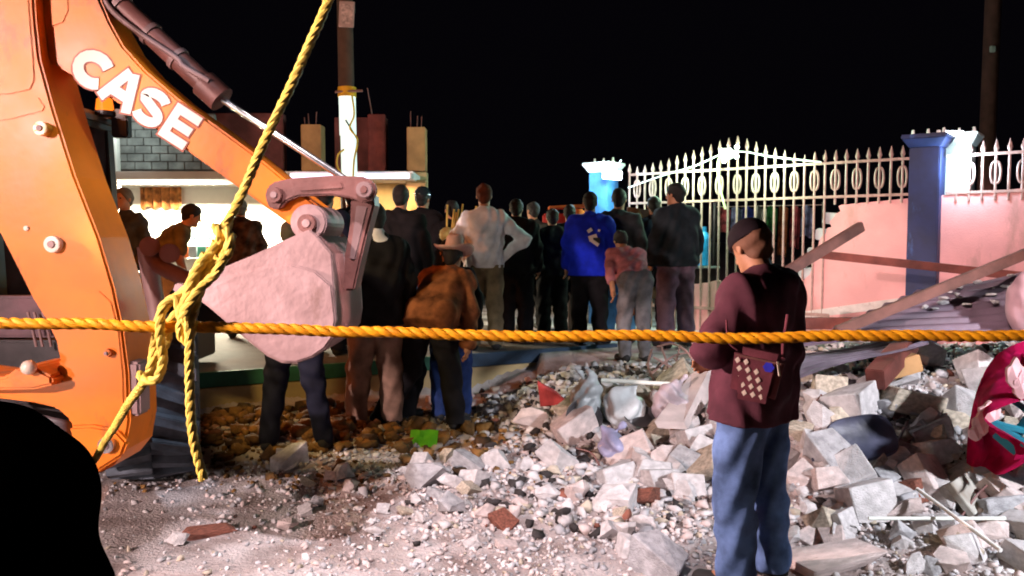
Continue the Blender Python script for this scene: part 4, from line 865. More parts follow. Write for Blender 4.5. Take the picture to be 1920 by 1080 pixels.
q = P(1320, 462, 10.6); t = thing('water_jug', 'bright blue water jug on a ledge behind the gate bars', 'jug', (q.x, 10.6, q.z - .26))
bm = BM()
for a, b, r0, r1 in ((-.25, .10, .09, .09), (.10, .19, .09, .04), (.19, .26, .035, .035)): add_cyl(bm, q + Vector((0, 0, a)), q + Vector((0, 0, b)), r0, r1, 18)
finish('bottle', bm, M('jug_blue', (.03, .28, .65), .25, emit=(.03, .3, .8), estr=0.0), t, smooth=True)
box_part('ledge', (q.x, 10.6, q.z - .275), (.4, .25, .03), m_conc[1], parent=t); box_part('ledge_leg', (q.x, 10.65, (q.z - .29 + .42) / 2), (.3, .15, q.z - .29 - .42), m_dark, parent=t)
cols = [((.55, .08, .10), 'red'), ((.30, .28, .50), 'violet'), ((.05, .05, .35), 'blue'), ((.55, .40, .40), 'pink'), ((.08, .25, .08), 'green'), ((.50, .12, .05), 'orange')]
t = thing('clothes_line', 'clothes line behind the iron gate', 'line', P(1430, 390, 11)); a_, b_ = P(1340, 388, 11), P(1545, 384, 10.6)
tube_part('cord', [a_, b_], .006, m_steel, t, 6)
for px in (1340, 1545):
    tube_part('post', [P(px, 380, 11 if px < 1400 else 10.6), Vector((P(px, 380, 11 if px < 1400 else 10.6).x, 11 if px < 1400 else 10.6, .41))], .025, m_dark, t, 8)
for k in range(8):
    c, nm = cols[k % 6]; px = 1362 + 22 * k; top_ = a_.lerp(b_, (px - 1340) / 205); L_ = (.34, .62, .5, .7, .42, .66, .55, .4)[k]; bm = BM()
    g = [[bm.verts.new(top_ + Vector((-.075 + .03 * i, .03 * math.sin(i * 1.7 + k) + .01 * j, -.02 - L_ * j / 5 + .02 * math.sin(i)))) for i in range(6)] for j in range(6)]
    for j in range(5):
        for i in range(5): bm.faces.new((g[j][i], g[j][i + 1], g[j + 1][i + 1], g[j + 1][i]))
    bmesh.ops.solidify(bm, geom=bm.faces, thickness=.008)
    tag(finish('garment', bm, cloth('garment_' + nm, tuple(v * .45 for v in c), .5), smooth=True), ('longer ' if k >= 6 else '') + nm + ' garment hanging on the clothes line behind the iron gate', 'garment', 'garments on the clothes line')

# ------------------------------------------------------------------ beams, tin sheet and larger debris on the right
def timber(label, a, b, w_, h_, mat):
    bm = BM(); add_beam(bm, a, b, w_, h_); return tag(finish('timber', bm, mat, bevel=.006), label, 'timber')
timber('short brown plank sticking up beside the head of the man in the black cap', P(1462, 518, 5.2), P(1616, 424, 5.5), .045, .07, m_wood)
timber('long reddish beam lying across the foot of the blue pillar', P(1528, 476, 7.5), P(2010, 528, 6.6), .05, .075, m_wood2)
timber('long brown beam slanting up to the right over the tin sheet', P(1568, 622, 5.42), P(2010, 440, 5.55), .05, .07, m_wood)
timber('red timber lying low along the wall foot behind the tin sheet', P(1470, 606, 7.0), P(1640, 606, 6.9), .08, .10, m_wood2)
timber('orange brown broken joist poking out under the tin sheet', P(1640, 712, 5.2), P(1705, 640, 5.7), .12, .14, m_wood2)
timber('tan stub of beam under the tin sheet', P(1645, 700, 5.5), P(1722, 678, 5.5), .10, .12, m_column)
def tin(name, label, c4, waves, amp, mat, cat='metal sheet', nu=90, nv=10):
    A, B, C_, D = c4; bm = BM(); n0 = (B - A).cross(D - A).normalized(); g = []
    for j in range(nv + 1):
        v = j / nv; row = []
        for i in range(nu + 1):
            u = i / nu; p = A.lerp(B, v).lerp(D.lerp(C_, v), u) + n0 * (amp * math.sin(2 * math.pi * waves * u) + .02 * math.sin(5 * v + 3 * u)); row.append(bm.verts.new(p))
        g.append(row)
    for j in range(nv):
        for i in range(nu): bm.faces.new((g[j][i], g[j][i + 1], g[j + 1][i + 1], g[j + 1][i]))
    bmesh.ops.solidify(bm, geom=bm.faces, thickness=.006)
    return tag(finish(name, bm, mat, smooth=True), label, cat)
S1 = (P(1492, 652, 5.55), P(1985, 612, 5.3), P(1985, 500, 5.8), P(1740, 540, 6.1))
tin('corrugated_sheet', 'large purple grey corrugated roof sheet lying tilted against the wall', S1, 8, .020, m_tin)
tin('corrugated_sheet', 'narrow lavender roof sheet under the large one, its torn edge toward the rubble', (P(1485, 716, 5.3), P(1740, 640, 5.4), P(1740, 622, 6.0), P(1485, 664, 6.0)), 6, .014, M('pale_tin', (.36, .31, .40), .5, metal=.3))
def bits_on(c4, n, seed):
    rr = random.Random(seed); A, B, C_, D = c4
    for k in range(n):
        u, v = rr.uniform(.45, .95), rr.uniform(.25, .9); yield A.lerp(B, v).lerp(D.lerp(C_, v), u)
def hull_mesh(name, seed, mat, n=14, flat=(1, 1, 1), boxy=0.0):
    rr = random.Random(seed); bm = BM()
    if boxy:
        for sx in (-.5, .5):
            for sy in (-.5, .5):
                for sz in (-.5, .5):
                    bm.verts.new(((sx + rr.uniform(-boxy, boxy)) * flat[0], (sy + rr.uniform(-boxy, boxy)) * flat[1], (sz + rr.uniform(-boxy, boxy)) * flat[2]))
        for k in range(3): bm.verts.new([rr.choice((-.5, .5)) * f * rr.uniform(.8, 1) if i == k else rr.uniform(-.4, .4) * f for i, f in enumerate(flat)])
    else:
        for k in range(n):
            v = Vector([rr.gauss(0, 1) for _ in range(3)]).normalized() * rr.uniform(.38, .56); bm.verts.new((v.x * flat[0], v.y * flat[1], v.z * flat[2]))
    r_ = bmesh.ops.convex_hull(bm, input=bm.verts); bmesh.ops.delete(bm, geom=[v for v in bm.verts if not v.link_faces], context='VERTS')
    bmesh.ops.dissolve_limit(bm, angle_limit=.12, verts=bm.verts, edges=bm.edges); bmesh.ops.recalc_face_normals(bm, faces=bm.faces)
    if boxy: bmesh.ops.bevel(bm, geom=bm.edges[:], offset=.025, segments=1, affect='EDGES', clamp_overlap=True)
    me = bpy.data.meshes.new(name); bm.to_mesh(me); bm.free(); me.materials.append(mat); return me
for k, p in enumerate(bits_on(S1, 26, 5)):
    o = link_mesh('plaster_bit', hull_mesh('plaster_bit', 400 + k % 5, m_conc[0]), None, loc=p + Vector((0, 0, .02))); s_ = rnd.uniform(.035, .09); o.scale = (s_ * 1.3, s_, s_ * .5); o.rotation_euler = (0, 0, rnd.uniform(0, 6))
    tag(o, 'white plaster crumb lying on the corrugated roof sheet', 'plaster piece', 'plaster crumbs on the roof sheet')

# hand placed blocks: px, py (centre), width px, height px, depth factor, material index, roll, shape(0 stone 1 block 2 slab), label
BL = [(1290, 914, 66, 44, .7, 0, 0, 1, 'white squared block standing upright at the foot of the heap, left of the blue jeans'),
      (1308, 822, 62, 40, .8, 0, .1, 1, 'white block just beside the waist of the maroon jacket'),
      (1236, 902, 70, 36, .8, 0, -.1, 1, 'grey white block lying left of the upright white block'),
      (1160, 894, 74, 40, .8, 0, .15, 1, 'pale block with a shaded end, lying at the front of the mid heap'),
      (1178, 848, 86, 52, .9, 2, .5, 2, 'pinkish slab piece tilted left below the plastic bags'),
      (1262, 862, 100, 56, .8, 2, -.1, 0, 'large pinkish grey boulder of mortar behind the front blocks'),
      (1240, 812, 70, 36, .8, 4, .35, 1, 'beige block leaning below the black basin'),
      (1000, 786, 84, 56, .9, 2, 0, 0, 'rounded pinkish bundle of rubble at the left of the mid heap'),
      (1078, 800, 80, 52, .8, 2, .5, 1, 'pink plaster block tilted beside the dark basin'),
      (800, 892, 104, 60, .9, 1, .1, 0, 'big dark grey lump of concrete near the green sheet'),
      (640, 886, 60, 46, .9, 1, .2, 0, 'round grey lump at the left tip of the stone row'),
      (985, 876, 44, 34, .8, 0, .3, 0, 'white wedge shaped stone in the middle of the road edge'),
      (930, 866, 60, 44, .8, 0, -.3, 0, 'pale jagged stone behind the gravel, left of the wedge'),
      (1085, 922, 70, 50, .8, 2, .2, 0, 'pinkish lump on the gravel left of the pale block'),
      (1030, 930, 60, 42, .8, 0, -.2, 0, 'white lump in the gravel left of the pinkish one'),
      (325, 1016, 46, 30, .8, 0, 0, 0, 'lone round white stone on the road at the left'),
      (655, 915, 40, 30, .8, 2, 0, 0, 'small pinkish stone by the round grey lump'),
      (1605, 764, 96, 66, .8, 0, .15, 1, 'big white block on top of the right heap'),
      (1552, 782, 90, 70, .8, 0, -.3, 0, 'broken pale mass left of the big white block'),
      (1632, 728, 70, 40, .8, 0, .3, 0, 'white lump crowning the right heap'),
      (1560, 738, 60, 56, .8, 4, -.1, 1, 'beige block half buried behind the white blocks'),
      (1600, 722, 90, 26, .8, 4, -.15, 2, 'flat beige slab under the white lump'),
      (1720, 762, 100, 48, .9, 4, -.22, 1, 'grey beige block with a rough top at the middle of the right heap'),
      (1762, 806, 108, 34, .9, 1, .02, 2, 'flat grey slab leaning below the rough topped block'),
      (1762, 845, 84, 40, .7, 0, .05, 1, 'white broken block under the flat grey slab'),
      (1592, 890, 80, 72, .8, 0, .5, 2, 'white slab standing on its corner below the dark seat'),
      (1632, 945, 90, 66, .8, 0, .1, 1, 'large pale block at the front of the right heap'),
      (1580, 988, 60, 50, .8, 0, 0, 1, 'white cube shaped block at the toe of the right heap'),
      (1658, 898, 60, 50, .8, 4, .4, 2, 'beige triangular tile piece behind the large pale block'),
      (1745, 900, 84, 76, .8, 2, -.25, 2, 'pink faced slab with a red underside, leaning'),
      (1722, 928, 56, 40, .7, 3, 0, 1, 'red brick lump below the pink slab'),
      (1800, 1048, 90, 64, .8, 2, .1, 0, 'pinkish round block at the lower right'),
      (1520, 830, 60, 52, .8, 0, -.2, 0, 'white lump close to the right of the black shadowed jacket'),
      (1512, 905, 64, 50, .8, 0, .3, 0, 'white jagged lump right of the jeans'),
      (1522, 960, 44, 34, .8, 0, 0, 0, 'small white lump right of the jeans, near the ground'),
      (1885, 850, 60, 40, .8, 1, 0, 1, 'grey block under the magenta blanket'),
      (1690, 1000, 70, 60, .8, 1, .2, 0, 'bluish grey lump under the white tubes'),
      (1885, 960, 80, 40, .8, 1, .1, 1, 'grey block lump at the right edge'),
      (1520, 700, 60, 50, .8, 4, .2, 0, 'beige crumbled block beside the jacket hem'),
      (700, 1000, 40, 22, .8, 0, 0, 0, 'flat white stone lying alone in the gravel'),
      (1690, 850, 50, 34, .8, 1, -.3, 1, 'grey block in the dark gap below the dark seat')]
for k, (px, py, wp, hp, df, mi, roll, shp_, lab) in enumerate(BL):
    g = G(px, py + hp * .42); sc = g.y / F_PX; w_, h_ = wp * sc, hp * sc
    me = hull_mesh('rubble_block', 900 + k, m_conc[mi], 16, boxy=(.10 if shp_ else 0)); o = link_mesh('rubble_block', me, None)
    o.scale = (w_, (w_ * .45 + h_ * .4) if shp_ != 2 else .35 * h_ + .04, h_ * 1.05)
    o.rotation_euler = ((-.25 if shp_ != 2 else -.6) + rnd.uniform(-.15, .15), -roll, rnd.uniform(-.5, .5) + .25); o.location = (g.x, g.y + .05, g.z + h_ * .36)
    tag(o, lab, 'stone' if shp_ == 0 else 'concrete block', 'large pieces of broken masonry')
# landmarks the scattered chunks are described by
MARKS = [(b[0], b[1], {0: 'upright white squared block', 1: 'white block beside the maroon jacket', 4: 'pinkish slab below the bags', 5: 'large mortar boulder', 7: 'rounded pinkish bundle', 9: 'dark grey lump by the green sheet',
   10: 'round grey lump', 11: 'white wedge stone', 12: 'pale jagged stone', 13: 'pinkish gravel lump', 17: 'big white block', 22: 'rough topped block', 24: 'white broken block', 25: 'white slab on its corner', 26: 'large pale block', 27: 'white cube block', 29: 'pink faced slab', 31: 'pinkish round block', 33: 'jagged lump by the jeans', 36: 'bluish lump under the tubes', 37: 'grey edge lump'}[k]) for k, b in enumerate(BL) if k in (0, 1, 4, 5, 7, 9, 10, 11, 12, 13, 17, 22, 24, 25, 26, 27, 29, 31, 33, 36, 37)]
MARKS += [(1615, 822, 'dark blue seat'), (1172, 760, 'white plastic bag'), (1092, 786, 'tipped dark basin'), (1740, 1000, 'pale tube'), (1822, 924, 'stained grey board'), (1850, 790, 'magenta blanket'), (795, 822, 'neon green sheet'), (1400, 960, 'blue jeans')]
USED = set()
def chunk_label(px, py, size, colour, form):
    ms = sorted(MARKS, key=lambda m: (m[0] - px) ** 2 + 2.2 * (m[1] - py) ** 2)
    for far in ('', 'a little farther '):
        for m in ms[:3]:
            dx, dy = px - m[0], (py - m[1]) * 1.4
            rel = ('right of' if dx > 0 else 'left of') if abs(dx) > abs(dy) else ('in front of' if dy > 0 else 'behind')
            l_ = f'{size} {colour} {form} {far}{rel} the {m[2]}'
            if l_ not in USED: USED.add(l_); return l_
    return l_
# scattered individual chunks
SHAPES = {mi: [hull_mesh('rubble_chunk', 50 + 20 * mi + k, m_conc[mi], 13, boxy=(.16 if k % 2 else 0)) for k in range(7)] for mi in range(5)}
CN = ['white', 'grey', 'pinkish', 'brick red', 'beige']
rr = random.Random(11); count = 0; tries = 0
while count < 290 and tries < 4000:
    tries += 1; px, py = rr.uniform(500, 1960), rr.uniform(690, 1075)
    heap = px > 1100
    dens = (0.9 if px > 1450 else (0.75 if px > 1050 else 0.5)) if py > 800 else (0.75 if px > 1480 else (.6 if px > 860 else 0))
    if px < 1050 and (py < 860 or py > 990): dens *= .12
    if 1050 < px < 1460 and py > 960: dens *= .3
    if 1460 < px < 1680 and py > 1035: continue
    if rr.random() > dens: continue
    g = G(px, py)
    if g.y > 7.2: continue
    if (g.x - FG[0]) ** 2 + (g.y - FG[1]) ** 2 < .07: continue
    big = rr.random() ** 2; s_ = (.055 + .13 * big) * (1.4 if heap else 1.25); mi = rr.choices(range(5), (.55, .17, .15, .015, .115))[0]
    vi = rr.randrange(7); o = link_mesh('rubble_chunk', SHAPES[mi][vi], None); o.scale = (s_ * rr.uniform(.8, 1.4), s_ * rr.uniform(.7, 1.2), s_ * rr.uniform(.5, .95)); o.rotation_euler = (rr.uniform(-.6, .6), rr.uniform(-.6, .6), rr.uniform(0, 6.28))
    o.location = (g.x, g.y, g.z + s_ * .22); zone = 'the right heap' if g.x > 1.5 else ('the middle heap' if px > 1050 else 'the road edge')
    tag(o, chunk_label(px, py, 'large' if s_ > .13 else ('mid sized' if s_ > .085 else 'small'), CN[mi], 'squarish chunk' if vi % 2 else 'jagged chunk'), 'rubble chunk', f'{CN[mi]} rubble chunks on {zone}'); count += 1
# gravel: uncountable
def gravel(name, n, region, smin, smax, mats, weights, seed, keep):
    rs = np.random.RandomState(seed); tm = []
    for k in range(10):
        me = hull_mesh('tmp', 3000 + k, m_conc[0], 11); bm = BM(); bm.from_mesh(me); bmesh.ops.triangulate(bm, faces=bm.faces)
        tm.append((np.array([v.co[:] for v in bm.verts]), np.array([[v.index for v in f.verts] for f in bm.faces]))); bm.free(); bpy.data.meshes.remove(me)
    VV, FF, MI, off = [], [], [], 0; x = rs.uniform(region[0], region[1], n * 3); y = rs.uniform(region[2], region[3], n * 3)
    m = keep(x, y, rs); x, y = x[m][:n], y[m][:n]; z = terrain(x, y)
    for i in range(len(x)):
        V, Fc = tm[rs.randint(10)]; s_ = smin + (smax - smin) * rs.rand() ** 3.2; a = rs.uniform(0, 6.28); c, sn = math.cos(a), math.sin(a)
        sc = s_ * np.array([rs.uniform(.8, 1.3), rs.uniform(.7, 1.2), rs.uniform(.5, .9)]); v = V * sc
        v = np.stack([v[:, 0] * c - v[:, 1] * sn, v[:, 0] * sn + v[:, 1] * c, v[:, 2]], -1) + [x[i], y[i], z[i] + s_ * .18]
        VV.append(v); FF.append(Fc + off); off += len(V); MI.append(np.full(len(Fc), rs.choice(len(mats), p=weights)))
    me = bpy.data.meshes.new(name); V = np.concatenate(VV); Fc = np.concatenate(FF); MI = np.concatenate(MI)
    me.vertices.add(len(V)); me.vertices.foreach_set('co', V.astype(np.float32).ravel()); me.loops.add(len(Fc) * 3); me.loops.foreach_set('vertex_index', Fc.astype(np.int32).ravel())
    me.polygons.add(len(Fc)); me.polygons.foreach_set('loop_start', np.arange(0, len(Fc) * 3, 3, dtype=np.int32)); me.polygons.foreach_set('material_index', MI.astype(np.int32)); me.update(calc_edges=True)
    return tag(link_mesh(name, me, mats), kind='stuff')
gm = [m_conc[0], m_conc[1], m_conc[2], m_conc[3], m_conc[4]]
def k_road(x, y, rs):
    n = vnoise(x * 2.2 + 9, y * 2.2 + 4, 4); left = sstep(-1.9, -.2, x + .25 * (y - 4)); return (rs.rand(len(x)) < (.16 + .84 * left) * (.25 + .9 * n)) & (y < 5.9 + .2 * np.sin(x * 3))
gravel('gravel', 19000, (-2.6, 3.2, 2.9, 6.2), .007, .055, gm, [.40, .24, .30, .006, .054], 3, k_road)
def k_heap(x, y, rs): return (rs.rand(len(x)) < sstep(-1.4, 0, x) * sstep(4.0, 4.6, y) * (1 - .8 * sstep(.3, -.2, x) * sstep(6.6, 6.2, y)) * sstep(7.9, 6.9, y)) & (terrace_d(x, y) < -.1)
gravel('rubble_gravel', 8500, (-1.0, 4.9, 4.0, 7.9), .02, .13, gm + [M('rubble_gap_shade', (.035, .03, .03), .9)], [.30, .22, .13, .02, .10, .23], 5, k_heap)  # near-black stones put in for the shaded gaps between the rubble
def k_mound(x, y, rs): return (rs.rand(len(x)) < .9 * np.exp(-((x + 1.6) / 1.0) ** 2 - ((y - 6.3) / .55) ** 2)) & (terrace_d(x, y) < -.03)
gravel('earth_clods', 1600, (-3.2, .3, 5.2, 7.8), .04, .20, [m_earth, M('dark_earth', (.10, .05, .02), .97, var=.4, bump=1.0)], [.7, .3], 8, k_mound)
gravel('dust_stones', 1500, (-3.2, 0.2, 5.0, 7.0), .02, .07, [m_conc[1], m_earth], [.6, .4], 9, lambda x, y, rs: (rs.rand(len(x)) < .5) & (terrace_d(x, y) < -.05))

for px, py, dx, dy, lab in ((1500, 800, 40, -60, 'rusty bent rod sticking up beside the jacket hem'), (1690, 790, 50, -42, 'rusty rod beside the rough topped block'), (1130, 880, -50, -40, 'rusty rod in front of the lavender bag'), (1790, 980, 60, -70, 'rusty rod near the crossed pale tubes')):
    g = G(px, py); o = thing('bent_rod', lab, 'rod', g); q = P(px + dx, py + dy, g.y + .1); tube_part('rod', catmull([g - Vector((0, 0, .03)), g.lerp(q, .5) + Vector((.02, 0, .03)), q], 6), .007, m_link, o, 6)
# single loose things
def brickshard(px, py, w_, h_, label, mat=m_conc[3], rz=0.2):
    g = G(px, py); s_ = g.y / F_PX; o = link_mesh('brick_shard', hull_mesh('brick_shard', int(px), mat, boxy=.2), None); o.scale = (w_ * s_, .12, .035); o.rotation_euler = (.06, -.05, rz); o.location = g + Vector((0, 0, .012)); tag(o, label, 'brick shard')
brickshard(392, 1000, 95, 20, 'flat red shard lying on the road beside the lone white stone', rz=.5); brickshard(880, 880, 60, 20, 'red brick shard by the dark grey lump', rz=-.3)
g = G(1560, 1068); o = link_mesh('pavement_slab', hull_mesh('pavement_slab', 77, m_conc[2], boxy=.14), None); o.scale = (.46, .24, .05); o.rotation_euler = (-.02, -.06, .3); o.location = g + Vector((0, .05, .03)); tag(o, 'broken flat pavement slab at the bottom beside the jeans', 'slab')
# neon green sheet
g = G(795, 838); t_ = P(795, 822, g.y); bm = BM(); gg = [[bm.verts.new(P(768 + 52 * i / 6 + (3 - j) * .8, 806 + 33 * j / 5, g.y - .04 * j / 5) + Vector((0, .012 * math.sin(i * 1.9 + j), 0))) for i in range(7)] for j in range(6)]
for j in range(5):
    for i in range(6): bm.faces.new((gg[j][i], gg[j][i + 1], gg[j + 1][i + 1], gg[j + 1][i]))
bmesh.ops.solidify(bm, geom=bm.faces, thickness=.004); tag(finish('plastic_sheet', bm, M('neon_green', (.20, .80, .02), .6, var=.08, emit=(.2, .9, .02), estr=0.0), smooth=True), 'neon green plastic sheet lying on the dark ground', 'plastic sheet')
# sticks and tubes
def stick(label, a, b, r_, mat):
    bm = BM(); add_cyl(bm, a, b, r_, r_, 10); tag(finish('plastic_tube', bm, mat, smooth=True), label, 'tube')
m_tube = M('pale_tube', (.85, .92, .85), .4, bump=0, var=.05)
stick('pale green tube lying over the plastic bags', P(1128, 713, 6.0), P(1272, 721, 5.8), .017, m_tube)
stick('pale green tube lying level at the lower right', G(1612, 1004) + Vector((0, -.10, .12)), G(1862, 1004) + Vector((0, -.10, .12)), .010, m_tube)
stick('white stick slanting down across the pale tube at the lower right', G(1698, 960) + Vector((0, -.12, .17)), G(1838, 1050) + Vector((0, -.16, .11)), .011, m_white)
# plastic bags
def blob_bag(label, px, py, w_, h_, mat, seed, cat='plastic bag'):
    g = G(px, py + h_ * .45); s_ = g.y / F_PX; W_, H_ = w_ * s_, h_ * s_; s = Sdf((-W_, -.3, -.05), (W_, .3, H_ * 1.25), .014); rb = random.Random(seed)
    s.ell((0, 0, H_ * .38), (W_ * .46, .13, H_ * .40), .03); s.ell((W_ * rb.uniform(-.15, .15), 0, H_ * .62), (W_ * .30, .09, H_ * .34), .03)
    for k in range(3): s.cone((W_ * rb.uniform(-.2, .2), 0, H_ * .75), (W_ * rb.uniform(-.35, .35), rb.uniform(-.05, .05), H_ * rb.uniform(.95, 1.1)), .035, .014, .02)
    s.wrinkle(.013, 1.5, seed); s.cut((0, 0, -.03), (0, 0, -1)); o = link_mesh('plastic_bag', s.mesh('plastic_bag'), mat, loc=g - Vector((0, 0, .01))); return tag(o, label, cat)
m_bagw = M('white_plastic', (.60, .64, .66), .3, var=.15, scale=8, bump=.4, bscale=30); m_bagb = M('lavender_plastic', (.34, .34, .52), .35, var=.2, scale=8, bump=.4, bscale=30)
blob_bag('crumpled white plastic bag below the pale green tube', 1172, 762, 92, 76, m_bagw, 1); blob_bag('grey white plastic bag left of the crumpled white one', 1098, 748, 70, 96, M('grey_plastic', (.42, .46, .48), .35, var=.3), 2)
blob_bag('lavender plastic bag at the bottom of the mid heap', 1150, 832, 60, 64, m_bagb, 3); blob_bag('pinkish plastic bag beside the jacket hem', 1262, 760, 84, 84, M('pink_plastic', (.50, .42, .46), .35, var=.3), 4)
# basins
def basin(label, px, py, rpx, tilt, d_off=0):
    g = G(px, py + 14); s_ = g.y / F_PX; r_ = rpx * s_; bm = BM(); n = 24
    prof = [(0, .02), (.75, 0), (.98, .16), (1.04, .17), (.95, .14), (.72, .035), (0, .05)]
    rg = [[bm.verts.new((p[0] * r_ * math.cos(2 * math.pi * i / n), p[0] * r_ * math.sin(2 * math.pi * i / n), p[1] * r_ * 1.6)) for i in range(n)] for p in prof]
    for a, b in zip(rg, rg[1:]):
        for i in range(n): bm.faces.new((a[i], a[(i + 1) % n], b[(i + 1) % n], b[i]))
    bmesh.ops.remove_doubles(bm, verts=bm.verts, dist=1e-5); bmesh.ops.transform(bm, matrix=Matrix.Translation(g + Vector((0, -.06, .07))) @ Euler(tilt).to_matrix().to_4x4(), verts=bm.verts); tag(finish('basin', bm, M('dark_plastic', (.06, .055, .06), .4, var=.3), smooth=True), label, 'basin')
basin('dark basin tipped on its side between the bags', 1092, 786, 34, (1.1, .35, 0)); basin('dark basin lying nearly flat below the white bag', 1198, 790, 32, (.5, .1, 0))
# red cloth
g = G(1035, 765); bm = BM(); v = [bm.verts.new(p) for p in (P(1015, 722, g.y), P(1068, 758, g.y - .05), P(1020, 762, g.y - .08), P(1040, 735, g.y + .1))]
for f in ((0, 1, 2), (0, 3, 1), (0, 2, 3)): bm.faces.new([v[i] for i in f])
bmesh.ops.subdivide_edges(bm, edges=bm.edges, cuts=2, use_grid_fill=True); bmesh.ops.solidify(bm, geom=bm.faces, thickness=.012); tag(finish('cloth_scrap', bm, cloth('red_scrap', (.42, .06, .06))), 'red cloth scrap pointing up at the left of the mid heap', 'cloth')
# dark seat panel (rounded, on the right heap)
g = G(1612, 850); c_ = P(1616, 822, g.y - .12); s_ = g.y / F_PX; bm = BM(); n = 40
Rs = Euler((.95, -.18, .0)).to_matrix(); rg = []
for rad, dz_ in ((0.0, -.03), (.5, -.024), (.85, -.008), (1.0, .008)):
    rg.append([bm.verts.new(c_ + Rs @ Vector((62 * s_ * rad * math.copysign(abs(math.cos(a)) ** .6, math.cos(a)), 44 * s_ * rad * math.copysign(abs(math.sin(a)) ** .6, math.sin(a)), dz_))) for a in [2 * math.pi * i / n for i in range(n)]])
for a, b in zip(rg, rg[1:]):
    for i in range(n): bm.faces.new((a[i], a[(i + 1) % n], b[(i + 1) % n], b[i]))
bmesh.ops.remove_doubles(bm, verts=bm.verts, dist=1e-5); bmesh.ops.solidify(bm, geom=bm.faces, thickness=.02)
t = thing('chair_seat', 'dark blue grey rounded chair seat lying tilted on the right heap', 'chair seat', g); finish('seat_panel', bm, M('seat_plastic', (.06, .065, .11), .45, var=.3, scale=5), t, smooth=True)
tube_part('frame_tube', [c_ + Rs @ Vector((-62 * s_, -20 * s_, -.03)), c_ + Rs @ Vector((-95 * s_, -60 * s_, -.08))], .012, m_hose, t, 8); tube_part('frame_tube', [c_ + Rs @ Vector((50 * s_, -30 * s_, -.03)), c_ + Rs @ Vector((98 * s_, 20 * s_, -.05))], .009, m_hose, t, 8)
for k in range(3):
    tube_part('slat', [P(1522 + k * 3, 862 + k * 10, g.y - .15), P(1572 + k * 2, 856 + k * 11, g.y - .18)], .011, MATS['seat_plastic'], t, 8)
# tilted grey board
def slab(label, pts, d0, d1, mat, th=.04, name='tile_board', cat='board'):
    bm = BM(); w_ = [P(x, y, d0 + (d1 - d0) * k) for x, y, k in pts]; n_ = (w_[1] - w_[0]).cross(w_[2] - w_[0]).normalized(); n_ = n_ if n_.y > 0 else -n_
    add_poly(bm, w_, n_ * th); return tag(finish(name, bm, mat, bevel=.004), label, cat)
slab('tilted grey tile board with a brown stain, below the teal chair', [(1782, 906, .2), (1818, 882, 1), (1862, 938, .8), (1828, 966, 0)], 4.35, 4.6, M('stained_board', (.42, .43, .40), .7, var=.3, scale=4, col2=(.20, .15, .11)))
slab('long pinkish grey mattress panel leaning behind the jacket', [(1226, 790, 0), (1296, 700, 1), (1336, 680, 1), (1336, 720, .8), (1282, 792, 0)], 5.5, 6.1, m_conc[2], .06)
slab('pale board edge in front of the red lump at the right', [(1690, 930, 0), (1770, 900, .6), (1776, 912, .6), (1700, 950, 0)], 4.4, 4.7, m_conc[1], .03)
slab('dark slanting plank at the right edge under the blanket', [(1830, 920, .6), (1960, 905, 1), (1960, 930, 1), (1850, 950, .4)], 4.3, 4.6, m_wood, .05)
# wire chair frame
t = thing('wire_chair_frame', 'tangled white wire chair frame standing on the heap behind the bags', 'chair frame', G(1265, 720)); dw = 6.6
for k, ln in enumerate([[(1222, 655), (1216, 690), (1240, 725), (1290, 715)], [(1232, 650), (1262, 645), (1290, 662), (1312, 700)], [(1225, 670), (1265, 690), (1310, 695)], [(1240, 650), (1252, 690), (1245, 724)], [(1275, 648), (1268, 690), (1290, 722)], [(1296, 640), (1308, 660), (1318, 720)], [(1222, 700), (1262, 668), (1300, 660)]]):
    tube_part('wire', catmull([P(x, y, dw + .12 * math.sin(k * 2 + i)) for i, (x, y) in enumerate(ln)], 6), .009, m_iron, t, 6)
# magenta blanket over a teal chair at the right edge
t = thing('plastic_chair', 'broken teal plastic chair tipped over at the right edge', 'chair', G(1900, 880)); m_tealp = M('teal_plastic', (.03, .30, .42), .4, var=.12, bump=0)
for a, b, w_ in (((1858, 790), (1930, 838), .05), ((1866, 812), (1925, 862), .05), ((1895, 830), (1940, 770), .05), ((1858, 792), (1935, 812), .035), ((1905, 850), (1960, 880), .05)):
    bm = BM(); add_beam(bm, P(*a, 4.35), P(*b, 4.25), .03, w_); finish('leg' if w_ > .04 else 'brace', bm, m_tealp, t, bevel=.006)
bm = BM(); add_box(bm, P(1975, 800, 4.35), (.40, .36, .03), Euler((.3, .5, .2))); finish('seat', bm, m_tealp, t, bevel=.012)
prof = [(1812, 868), (1816, 800), (1834, 728), (1868, 668), (1912, 638), (1975, 632)]; bl = catmull([Vector((x, y, 0)) for x, y in prof], 5); bm = BM(); gg = []
for j in range(9):
    row = []
    for i, p in enumerate(bl):
        u = i / (len(bl) - 1); x = p.x + (8 - j) * 0 + j * (9 + 7 * math.sin(i * .5)) * (1 - .25 * u); y = p.y + j * (3 + 16 * u * u) + 4 * math.sin(j * 1.3 + i * .4); row.append(bm.verts.new(P(x, y, 4.62 - .055 * j + .03 * math.sin(j * 1.6 + i * .55))))
    gg.append(row)
for j in range(8):
    for i in range(len(bl) - 1): bm.faces.new((gg[j][i], gg[j][i + 1], gg[j + 1][i + 1], gg[j + 1][i]))
bmesh.ops.solidify(bm, geom=bm.faces, thickness=.012); t = thing('blanket', 'magenta blanket with pale flower patches draped over the teal chair', 'blanket', G(1850, 880)); finish('fabric', bm, cloth('magenta_cloth', (.48, .006, .085), .25), t, smooth=True)
